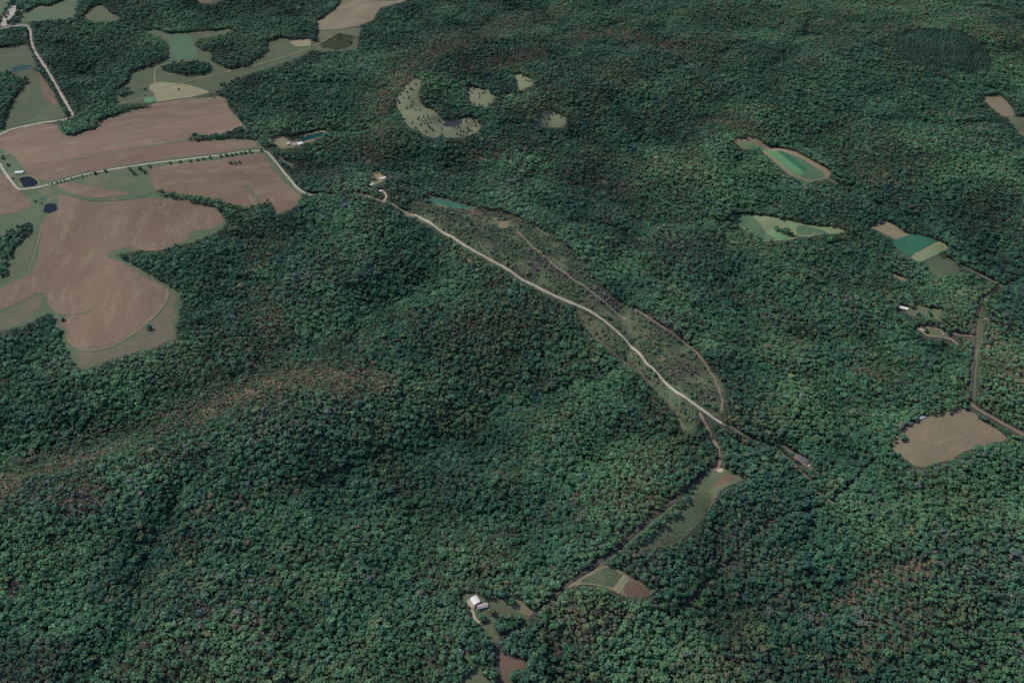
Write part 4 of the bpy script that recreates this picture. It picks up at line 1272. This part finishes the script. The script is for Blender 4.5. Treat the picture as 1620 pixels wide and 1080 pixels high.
# the nearest 300 trees in view stand as single trees
dist = np.sqrt(x ** 2 + y ** 2 + (z - CAM_H) ** 2)
vis = (bpx > 4) & (bpx < 1616) & (bpy_ < 1084) & ~pine
order = np.argsort(np.where(vis, dist, 1e9))[:300]
single = np.zeros(n, bool)
single[order] = True
for i in order:
    k = int(kind[i])
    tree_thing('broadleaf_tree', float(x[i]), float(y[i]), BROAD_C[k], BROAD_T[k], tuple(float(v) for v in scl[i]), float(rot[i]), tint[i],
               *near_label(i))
m_ = ~single & ~pine
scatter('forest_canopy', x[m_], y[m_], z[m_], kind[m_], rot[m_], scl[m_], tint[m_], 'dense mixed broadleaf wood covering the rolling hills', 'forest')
m_ = pine
scatter('pine_plantation', x[m_], y[m_], z[m_], kind[m_], rot[m_], scl[m_], tint[m_], 'dark blue green pine plantation at the upper right', 'forest')

# ------------------------------------------------------------------ scrub


def scrub_points(poly, step, keep_p, avoid):
    w = ground(poly)
    mn, mx = w.min(0), w.max(0)
    qx, qy = np.meshgrid(np.arange(mn[0], mx[0], step), np.arange(mn[1], mx[1], step))
    qx = qx.ravel() + RNG.uniform(-.5, .5, qx.size) * step
    qy = qy.ravel() + RNG.uniform(-.5, .5, qy.size) * step
    ok = in_poly(qx, qy, w)
    for pl in avoid:
        ok &= ~in_poly(qx, qy, ground(pl))
    for wl, hw, _s in ROADCLEAR:
        ok &= seg_dist(qx, qy, wl) > hw + .3
    ok &= RNG.random(len(qx)) < keep_p * np.clip(3.4 * fbm(qx, qy, 46, 77, 3) - .75, 0.08, 1.3)
    return qx[ok], qy[ok]


knoll = zt((695, 335), (780, 285), (880, 288), (970, 330), (1042, 382), (1000, 420), (880, 450), (750, 412), (690, 370))
pond_s = PONDS[6][2]
sx, sy, ss, st_ = [], [], [], []
for poly, step, kp, lo, hi in ((SCRUB1, 3.6, .85, .5, 1.3), (SCRUB1, 11.0, .6, 1.6, 3.2), (SCRUB2, 4.6, .6, .5, 1.5), (SCRUB2, 14.0, .5, 1.6, 3.0), (zl((1010, 320), (1128, 332), (1098, 400), (1048, 488), (958, 588), (850, 658), (700, 670), (702, 632), (840, 542), (950, 432)), 3.0, .8, .3, .75),
                               (zl((225, 918), (390, 820), (440, 820), (520, 868), (450, 953), (350, 928), (270, 918)), 3.0, .8, .3, .75)):
    qx, qy = scrub_points(poly, step, kp, [pond_s, ragged(788, 352, 18, 7, .25, 5)])
    sx.append(qx)
    sy.append(qy)
    ss.append(RNG.uniform(lo, hi, len(qx)) * np.clip(RNG.normal(1, .2, len(qx)), .6, 1.5))
sx, sy, ss = np.concatenate(sx), np.concatenate(sy), np.concatenate(ss)
k = len(sx)
SP_ = np.array([(0.048, 0.095, 0.046), (0.068, 0.090, 0.046), (0.100, 0.078, 0.066), (0.082, 0.064, 0.062), (0.055, 0.098, 0.046), (0.120, 0.092, 0.066)])
sh = fbm(sx, sy, 60, 88, 3)
si = np.where(sh + RNG.normal(0, .16, k) > .63, RNG.choice([2, 3, 5], k), RNG.choice([0, 1, 4], k))
stint = SP_[si] * np.clip(RNG.normal(1, .15, k), .6, 1.5)[:, None]
scatter('scrub_thicket', sx, sy, H(sx, sy) + .2, K_SHR + RNG.integers(0, 3, k), RNG.uniform(0, 6.28, k), np.column_stack([ss, ss, ss * RNG.uniform(.8, 1.2, k)]), stint,
        'low mixed scrub thicket along the white gravel road', 'scrub')
print('scrub', k)

# ------------------------------------------------------------------ single trees in the open


def lone(px, kindname, s, label, group, hue_i=0, name=None, jit=.12, cat='tree'):
    w = ground([px])[0]
    rnd = random.Random(int(px[0] * 131 + px[1] * 17))
    t = PAL[hue_i] * rnd.uniform(.8, 1.15)
    if kindname == 'cedar':
        c_, t_ = rnd.choice(list(zip(CON_C, CON_T)))
        t = np.array((0.028, 0.058, 0.036)) * rnd.uniform(.75, 1.15)
        sc = (s * 1.45, s * 1.45, s * .95)
    elif kindname == 'shrub':
        c_, t_ = rnd.choice(list(zip(SHR_C, SHR_T)))
        sc = (s, s, s)
    else:
        c_, t_ = rnd.choice(list(zip(FIELD_C, FIELD_T)))
        sc = (s, s, s)
    k_ = rnd.uniform(1 - jit, 1 + jit) * (1.3 if kindname == 'broad' else 1.0)
    return tree_thing(name or {'cedar': 'cedar_tree', 'shrub': 'shrub'}.get(kindname, 'field_tree'), float(w[0]), float(w[1]), c_, t_, tuple(v * k_ for v in sc), rnd.uniform(0, 6.28), t, label, group, cat)


g = 'cedars in the crescent pasture'
for p in Z([(258, 182), (165, 218), (210, 222), (228, 228), (150, 240), (185, 252), (130, 272), (150, 300), (197, 296), (105, 320), (228, 330), (118, 342), (180, 384), (215, 372), (228, 358), (258, 404), (295, 404), (285, 470), (322, 462), (358, 456), (275, 484), (368, 478), (310, 494), (340, 494), (230, 510), (330, 518), (355, 520), (380, 512), (300, 528), (370, 545), (258, 555), (345, 584), (402, 575), (380, 560), (456, 492), (478, 566), (480, 612), (685, 502), (752, 498), (740, 480), (700, 560), (640, 582), (665, 590), (715, 578), (738, 582), (770, 540), (610, 608), (640, 620), (665, 622), (690, 606), (705, 590), (620, 548), (590, 556)], 610, 100, 5.4):
    lone(p, 'cedar', 1.0, 'small dark cedar dotting the crescent shaped pasture', g)
g = 'cedars in the small glade'
for p in Z([(735, 252), (752, 226), (800, 268), (830, 262), (850, 248), (802, 298), (760, 352), (800, 358), (828, 364), (920, 322), (938, 308), (880, 352), (850, 225)], 610, 100, 5.4):
    lone(p, 'cedar', 1.0, 'dark cedar in the small glade right of the crescent pasture', g)
g = 'cedars in the narrow hill glade'
for p in Z([(1112, 102), (1170, 122), (1200, 152), (1225, 158), (1250, 160), (1180, 108)], 610, 100, 5.4):
    lone(p, 'cedar', 1.0, 'dark cedar in the narrow glade on the hill', g)
g = 'cedars in the three cornered glade'
for p, lab in zip(Z([(1455, 436), (1495, 462), (1392, 474), (1368, 520), (1350, 470)], 610, 100, 5.4),
                  ['cedar at the top of the three cornered glade', 'cedar near the right side of the three cornered glade', 'cedar in the middle of the three cornered glade', 'cedar near the lower left tip of the three cornered glade', 'cedar on the left rim of the three cornered glade']):
    lone(p, 'cedar', 1.1, lab, g)
g = 'small trees along the gravel road'
for p in A3((810, 778), (855, 772), (905, 769), (938, 762), (965, 758), (1000, 752), (1048, 744), (1076, 741), (1100, 738), (1120, 735), (1145, 731), (1165, 728), (1190, 726), (1240, 717), (1185, 720)):
    lone(p, 'broad', .85, 'small round tree in the row along the gravel road', g, 1)
for p, s, lab in [((151, 275.5), .9, 'round tree on the gravel road left of the tree cluster'), ((167, 272), .85, 'round tree on the gravel road nearest the tree cluster'),
                  ((6, 251), 1.15, 'large tree beside the road at the left edge'), ((13, 262), .8, 'smaller tree beside the road at the left edge'),
                  ((237, 520), 1.45, 'lone tree on the grass margin at the tip of the lobed field'), ((100, 507), .9, 'small tree in the left notch of the lobed field'),
                  ((97, 526), 1.2, 'tree standing out from the wood left of the lobed field'),
                  ((206, 269.5), 1.1, 'left tree of the cluster below the gravel road'), ((222, 268), 1.15, 'top tree of the cluster below the gravel road'), ((229, 273), 1.1, 'right tree of the cluster below the gravel road'),
                  ((213, 276), 1.05, 'lowest tree of the cluster below the gravel road'), ((237, 265), .9, 'tree just right of the cluster below the gravel road'),
                  ((365, 259), .95, 'left tree of the small copse in the field below the road'), ((372, 259), .9, 'middle tree of the small copse in the field below the road'), ((379, 258), .8, 'right tree of the small copse in the field below the road'),
                  ((56, 319), .8, 'tree beside the tiny murky pond'), ((66.5, 322.5), .6, 'small tree between the two lower ponds'), ((21, 283), .55, 'small bush at the road by the black pond'),
                  ((283, 142), .7, 'lone tree in the pale hay field'), ((230, 152), .6, 'tree at the corner of the hay field'), ((229, 142), .8, 'tree on the left edge of the hay field'),
                  ((350, 135), 1.0, 'tree on the grass right of the hay field'), ((355, 133), .9, 'second tree on the grass right of the hay field'),
                  ((810, 953), 1.25, 'lone tree on the lawn right of the barn'), ((1426.5, 694.5), 1.35, 'lone tree in the mown field at the right'),
                  ((962, 504), .9, 'roadside tree casting a shadow where the white road bends'), ((977, 518), .8, 'second roadside tree below the bend of the white road'),
                  ((22, 8), 1.3, 'dark tree at the head of the parking area'), ((1500, 527), 1.1, 'tree inside the looped driveway'), ((1464.5, 525), .9, 'tree at the left end of the looped driveway'),
                  ((1452, 499), 1.0, 'tree on the lawn below the white roofed cabin'), ((1470, 497), 1.1, 'tree in the middle of the cabin clearing'),
                  ((675, 321), 1.0, 'tree on the bank of the pale green pond'), ((738, 348), 1.3, 'broad tree in the scrub below the pale green pond'), ((745, 355), 1.1, 'second broad tree in the scrub below the pale green pond')]:
    lone(p, 'broad', s, lab, 'trees standing in the open', 1 if s < 1.2 else 0)
lone((778, 968), 'broad', 1.05, 'bright yellow green tree in front of the barn', 'trees standing in the open', 7)
lone((757, 972), 'broad', 1.1, 'light green tree by the barn driveway', 'trees standing in the open', 2)
lone((764, 980), 'broad', 1.2, 'green tree below the barn driveway', 'trees standing in the open', 0)
for p, lab in [((797, 981), 'left'), ((808, 982), 'second'), ((819, 979), 'third'), ((790, 992), 'lower left'), ((801, 994), 'lower middle'), ((813, 990), 'lower right')]:
    lone(p, 'broad', 1.35, lab + ' tree of the clump below the lawn', 'clump below the barn lawn', 2 if lab in ('left', 'third') else 0)
g = 'hedgerow between the mown field and the road'
for p in Z([(1120, 285), (1150, 300), (1185, 312), (1220, 335), (1260, 362), (1300, 385), (1345, 415), (1385, 445), (1410, 470), (1440, 492), (1480, 510), (1530, 525)], 1390, 620, 7.04):
    lone(p, 'broad', .85, 'hedgerow tree between the mown field and the road', g, 0)
g = 'hedge between the lower road and the long plot'
for p in zl((985, 295), (960, 325), (935, 355), (905, 385), (880, 400), (855, 430), (825, 455), (800, 480), (775, 500), (745, 525), (715, 560), (690, 585), (665, 600), (640, 625), (615, 645), (590, 670), (560, 690), (535, 705), (505, 735), (475, 750), (450, 780), (420, 790), (970, 330), (900, 420), (870, 455), (820, 490), (770, 535), (730, 575), (680, 620), (640, 660), (600, 690), (540, 730)):
    lone(p, 'broad', .8, 'hedge tree between the lower road and the long plot', g, 2 if random.random() < .3 else 0)
g = 'shrubs along the gravel road by the pond'
for p in Z([(520, 757), (560, 752), (610, 742), (650, 732), (690, 722), (720, 715), (765, 700), (800, 692), (830, 688), (880, 672), (930, 660), (970, 650), (1010, 640), (1060, 632)], 0, 180, 6.75):
    lone(p, 'shrub', 2.4, 'shrub in the row along the gravel road near the pond', g, 1, cat='shrub')
g = 'trees beside the parking area'
for p in A3((120, 20), (135, 40), (105, 45), (95, 62), (80, 72), (65, 85), (55, 100), (40, 108), (150, 12), (165, 5), (200, 22), (215, 15), (225, 25), (190, 5), (30, 85), (40, 70)):
    lone(p, 'broad', 1.0, 'tree in the row beside the parking area', g, 1)
g = 'trees in the row between the top meadows'
for p in A3((382, 42), (388, 55), (375, 62), (365, 78), (395, 48), (372, 88), (400, 35)):
    lone(p, 'broad', 1.0, 'tree in the row between the two top left meadows', g, 1)
g = 'trees along the straight farm lane'
for p in A3((160, 275), (178, 310), (195, 335), (215, 365), (228, 385), (245, 410), (255, 430), (268, 450), (280, 478), (292, 505), (310, 530), (320, 548)):
    lone(p, 'broad', .9, 'tree in the row along the straight farm lane', g, 1)
g = 'trees in the grass strip below the waterway'
for p in Z([(660, 800), (672, 850), (712, 935), (760, 990)], 700, 980, 10.8):
    lone(p, 'broad', .5, 'small tree at the right edge of the bottom grass strip', g, 0)

# ------------------------------------------------------------------ buildings
M_WHITE_ROOF = flat_mat('white_metal_roof', (0.55, 0.52, 0.47), .6, .12, .3, .15)
M_GREY_ROOF = flat_mat('grey_metal_roof', (0.36, 0.35, 0.34), .6, .15, .4, .15)
M_PINK_ROOF = flat_mat('weathered_brown_shingles', (0.36, 0.29, 0.26), .85, .25, .5)
M_DARK_ROOF = flat_mat('dark_grey_shingles', (0.085, 0.088, 0.10), .85, .2, .5)
M_WALL_W = flat_mat('pale_siding', (0.62, 0.60, 0.55), .7, .1)
M_WALL_T = flat_mat('tan_siding', (0.42, 0.36, 0.28), .7, .12)
M_GLASS = flat_mat('window_glass', (0.03, 0.04, 0.05), .1, .05, 1, .5)
M_DOOR = flat_mat('door_paint', (0.20, 0.15, 0.11), .6, .1)
M_TRIM = flat_mat('white_trim', (0.75, 0.74, 0.72), .5, .05)
M_CONC = flat_mat('concrete', (0.45, 0.43, 0.40), .9, .15)


def box_mesh(x0, x1, y0, y1, z0, z1):
    v = [(a, b_, c_) for c_ in (z0, z1) for b_ in (y0, y1) for a in (x0, x1)]
    return v, [(0, 2, 3, 1), (4, 5, 7, 6), (0, 1, 5, 4), (2, 6, 7, 3), (0, 4, 6, 2), (1, 3, 7, 5)]


def building(name, label, p0, p1, width, wall_h, rise, roof_m, wall_m, doors=1, big_door=False, win=3, chimney=False, group=None):
    """gabled building; p0, p1 are the photo points of the two ends of its ridge"""
    w0, w1 = ground([p0])[0], ground([p1])[0]
    c_ = (w0 + w1) / 2
    L = float(np.hypot(*(w1 - w0)))
    ang = math.atan2(*(w1 - w0)[::-1])
    e = bpy.data.objects.new(name, None)
    COL.objects.link(e)
    e.location = (float(c_[0]), float(c_[1]), float(H(*c_)) + 0.6)
    e.rotation_euler = (0, 0, ang)
    tag(e, label, 'building', group)
    hw, hl = width / 2, L / 2
    # wall body with gable ends
    v = [(-hl, -hw, -2), (hl, -hw, -2), (hl, hw, -2), (-hl, hw, -2), (-hl, -hw, wall_h), (hl, -hw, wall_h), (hl, hw, wall_h), (-hl, hw, wall_h), (-hl, 0, wall_h + rise), (hl, 0, wall_h + rise)]
    f = [(0, 1, 5, 4), (2, 3, 7, 6), (1, 2, 6, 9, 5), (3, 0, 4, 8, 7)]
    mesh_obj('wall', v, f, wall_m, e)
    ov = .5
    sl = rise / hw
    th = .18
    for s in (-1, 1):
        lo = (hw + ov)
        zl_ = wall_h + rise - sl * lo
        zt_ = wall_h + rise
        a = [(-hl - ov, s * lo, zl_ + .05), (hl + ov, s * lo, zl_ + .05), (hl + ov, 0, zt_ + .05), (-hl - ov, 0, zt_ + .05)]
        vv = a + [(p[0], p[1], p[2] + th) for p in a]
        ff = [(0, 1, 2, 3), (7, 6, 5, 4), (0, 4, 5, 1), (1, 5, 6, 2), (2, 6, 7, 3), (3, 7, 4, 0)]
        rs = mesh_obj('roof_slope', vv, [q if s < 0 else q[::-1] for q in ff], roof_m, e)
        nr = max(3, int(L / 1.6))
        rv, rf = [], []
        for k in range(nr):
            xx = -hl - ov + (k + .5) * (L + 2 * ov) / nr
            b0 = len(rv)
            for yy, zz in ((s * lo, zl_ + .05 + th), (0, zt_ + .05 + th)):
                rv += [(xx - .05, yy, zz), (xx, yy, zz + .09), (xx + .05, yy, zz)]
            rf += [(b0, b0 + 1, b0 + 4, b0 + 3), (b0 + 1, b0 + 2, b0 + 5, b0 + 4)]
        ribs = mesh_obj('roof_seam', rv, rf, roof_m, rs)
        ribs['kind'] = 'stuff'
    v, f = box_mesh(-hl - ov, hl + ov, -.22, .22, wall_h + rise + .12, wall_h + rise + .34)
    mesh_obj('ridge_cap', v, f, roof_m, e)
    if big_door:
        v, f = box_mesh(-hl - .06, -hl - .002, -1.9, 1.9, -.4, min(3.6, wall_h - .3))
        mesh_obj('sliding_door', v, f, M_DOOR, e)
    for k in range(doors):
        xx = -hl + (k + .5) * L / max(1, doors) + .7
        v, f = box_mesh(xx - .5, xx + .5, -hw - .06, -hw - .002, -.4, 2.0)
        mesh_obj('door', v, f, M_DOOR, e)
    for s in (-1, 1):
        for k in range(win):
            xx = -hl + (k + .5) * L / win - .9
            y0, y1 = (s * hw, s * (hw + .07))
            v, f = box_mesh(xx - .65, xx + .65, min(y0, y1), max(y0, y1), 1.0, 2.2)
            wd = mesh_obj('window', v, f, M_TRIM, e)
            y0, y1 = (s * (hw + .07), s * (hw + .09))
            v, f = box_mesh(xx - .52, xx + .52, min(y0, y1), max(y0, y1), 1.12, 2.08)
            mesh_obj('pane', v, f, M_GLASS, wd)
    if chimney:
        v, f = box_mesh(hl * .4 - .4, hl * .4 + .4, .4, 1.2, wall_h, wall_h + rise + 1.0)
        mesh_obj('chimney', v, f, M_CONC, e)
    return e


def hp(x, y, ox, oy, s):
    return (ox + x / s, oy + y / s)


building('barn', 'square barn with a bright white metal roof at the bottom', hp(527, 318, 690, 910, 9), hp(585, 412, 690, 910, 9), 14.5, 4.6, 1.6, M_WHITE_ROOF, M_WALL_W, 1, True, 2)
building('house', 'long low house with a brownish roof beside the white barn', hp(588, 462, 690, 910, 9), hp(732, 420, 690, 910, 9), 8.5, 2.8, 2.0, M_PINK_ROOF, M_WALL_W, 2, False, 5, True)
building('shed', 'little white roofed shed near the bottom edge', hp(298, 530, 700, 980, 10.8), hp(362, 562, 700, 980, 10.8), 4.5, 2.4, .9, M_WHITE_ROOF, M_WALL_T, 1, False, 1)
building('house', 'dark roofed house in the strip by the forest lane', hp(668, 392, 1190, 680, 9), hp(782, 462, 1190, 680, 9), 9, 2.8, 2.0, M_DARK_ROOF, M_WALL_T, 2, False, 4, True)
building('cabin', 'white roofed cabin at the edge of the right hand clearing', hp(285, 330, 1390, 450, 9), hp(418, 352, 1390, 450, 9), 9.5, 2.8, 1.8, M_WHITE_ROOF, M_WALL_T, 1, False, 3)
building('pole_barn', 'long white roofed shed beside the black farm pond', hp(168, 638, 0, 180, 6.75), hp(252, 627, 0, 180, 6.75), 10, 3.6, 1.6, M_WHITE_ROOF, M_WALL_W, 1, True, 2)
building('house', 'white roofed house at the end of the long teal pond', hp(655, 415, 410, 190, 10.8), hp(742, 408, 410, 190, 10.8), 14, 3.0, 2.2, M_WHITE_ROOF, M_WALL_W, 1, False, 3)
building('shed', 'pale grey roofed shed left of the pond house', hp(472, 420, 410, 190, 10.8), hp(525, 408, 410, 190, 10.8), 10, 3.0, 1.4, M_GREY_ROOF, M_WALL_T, 1, True, 1)
building('shed', 'low pale lean-to between the pond house and the grey shed', hp(570, 425, 410, 190, 10.8), hp(628, 430, 410, 190, 10.8), 6, 2.4, .8, M_GREY_ROOF, M_WALL_T, 1, False, 1)
building('house', 'small white roofed house in the wood left of the bare yard', hp(488, 360, 540, 260, 10.8), hp(545, 350, 540, 260, 10.8), 10, 2.8, 1.8, M_WHITE_ROOF, M_WALL_W, 1, False, 2)
building('house', 'pale tan roofed house in the bare yard in the wood', hp(655, 255, 540, 260, 10.8), hp(760, 245, 540, 260, 10.8), 11, 2.8, 2.0, flat_mat('pale_tan_roof', (.55, .46, .38), .8, .15), M_WALL_W, 1, False, 3)
building('shed', 'small white shed beside the dirt drive below the bare yard', hp(650, 468, 540, 260, 10.8), hp(700, 462, 540, 260, 10.8), 6, 2.4, 1.0, M_WHITE_ROOF, M_WALL_W, 1, False, 1)
building('shed', 'grey roofed shed on the top edge of the mown field', hp(445, 300, 1390, 620, 7.04), hp(520, 278, 1390, 620, 7.04), 6.5, 2.6, 1.0, M_GREY_ROOF, M_WALL_T, 1, False, 2)
building('shed', 'smaller grey roofed shed left on the edge of the mown field', hp(325, 362, 1390, 620, 7.04), hp(370, 344, 1390, 620, 7.04), 5, 2.4, .9, M_GREY_ROOF, M_WALL_T, 1, False, 1)
building('shed', 'grey roofed building among trees beside the parking area', hp(245, 270, 0, 0, 10.8), hp(300, 245, 0, 0, 10.8), 9, 3.0, 1.4, M_GREY_ROOF, M_WALL_T, 1, False, 2)
building('shed', 'second grey roofed building nearer the top meadow', hp(325, 225, 0, 0, 10.8), hp(385, 190, 0, 0, 10.8), 8, 3.0, 1.4, M_GREY_ROOF, M_WALL_T, 1, False, 2)
building('shed', 'brown roofed shed at the left end of the looped driveway', hp(585, 640, 1390, 450, 9), hp(650, 670, 1390, 450, 9), 6, 2.6, 1.2, M_PINK_ROOF, M_WALL_T, 1, False, 1)

# jetty in the long pond
w0, w1 = ground([hp(592, 352, 410, 190, 10.8)])[0], ground([hp(728, 337, 410, 190, 10.8)])[0]
lv = pond_world[4][4]
e = bpy.data.objects.new('jetty', None)
COL.objects.link(e)
e.location = (float(w0[0]), float(w0[1]), lv + .5)
e.rotation_euler = (0, 0, math.atan2(*(w1 - w0)[::-1]))
tag(e, 'narrow pale jetty reaching into the long teal pond', 'jetty')
Lj = float(np.hypot(*(w1 - w0)))
for k in range(int(Lj / 1.0)):
    v, f = box_mesh(k * 1.0, k * 1.0 + .92, -1.5, 1.5, 0, .15)
    mesh_obj('plank', v, f, M_SAND, e)
for k in range(0, int(Lj), 5):
    for s in (-1, 1):
        v, f = box_mesh(k - .12, k + .12, s * 1.35 - .12, s * 1.35 + .12, -2.5, -.02)
        mesh_obj('post', v, f, BARK, e)

# ------------------------------------------------------------------ vehicles
M_TYRE = flat_mat('tyre_rubber', (0.02, 0.02, 0.02), .8, .1)


def vehicle(name, label, px, heading, paint, truck=False):
    w = ground([px])[0]
    e = bpy.data.objects.new(name, None)
    COL.objects.link(e)
    e.location = (float(w[0]), float(w[1]), float(H(*w)) + L0 + .02)
    e.rotation_euler = (0, 0, heading)
    tag(e, label, 'vehicle')
    prof = [(-2.5, .45), (-2.5, 1.0), (-2.3, 1.12), (-.9, 1.15), (-.8, 1.15), (1.0, 1.15), (2.3, 1.0), (2.5, .8), (2.5, .45)]
    v = [(x_, s * .95, z_) for s in (-1, 1) for x_, z_ in prof]
    n_ = len(prof)
    f = [tuple(range(n_))[::-1], tuple(range(n_, 2 * n_))] + [(k, (k + 1) % n_, n_ + (k + 1) % n_, n_ + k) for k in range(n_)]
    mesh_obj('body', v, f, paint, e)
    x0, x1 = (-.6, 1.3) if truck else (-2.0, 1.1)
    v = [(x0, -.9, 1.16), (x1, -.9, 1.16), (x1, .9, 1.16), (x0, .9, 1.16), (x0 + .25, -.72, 1.85), (x1 - .6, -.72, 1.85), (x1 - .6, .72, 1.85), (x0 + .25, .72, 1.85)]
    cab = mesh_obj('cabin', v, [(4, 5, 6, 7), (0, 1, 5, 4), (1, 2, 6, 5), (2, 3, 7, 6), (3, 0, 4, 7)], M_GLASS, e)
    v, f = box_mesh(x0 + .25, x1 - .6, -.74, .74, 1.86, 1.92)
    mesh_obj('roof', v, f, paint, cab)
    for sx_ in (-1.55, 1.55):
        for sy_ in (-.9, .9):
            bm = bmesh.new()
            bmesh.ops.create_cone(bm, cap_ends=True, segments=12, radius1=.38, radius2=.38, depth=.26)
            me_ = bm_mesh('wheel', bm, M_TYRE)
            o = bpy.data.objects.new('wheel', me_)
            COL.objects.link(o)
            o.parent = e
            o.location = (sx_, sy_, .38)
            o.rotation_euler = (math.pi / 2, 0, 0)


M_CARW = flat_mat('white_car_paint', (0.8, 0.8, 0.8), .3, .03, 1, .5)
M_CARD = flat_mat('dark_car_paint', (0.04, 0.045, 0.06), .3, .03, 1, .5)
vehicle('pickup_truck', 'white pickup at the lower end of the dark roofed house', hp(792, 472, 1190, 680, 9), -.6, M_CARW, True)
vehicle('car', 'white car parked below the pickup by the dark roofed house', hp(806, 508, 1190, 680, 9), .9, M_CARW)
vehicle('car', 'dark car on the looped driveway', hp(900, 755, 1390, 450, 9), -.2, M_CARD)
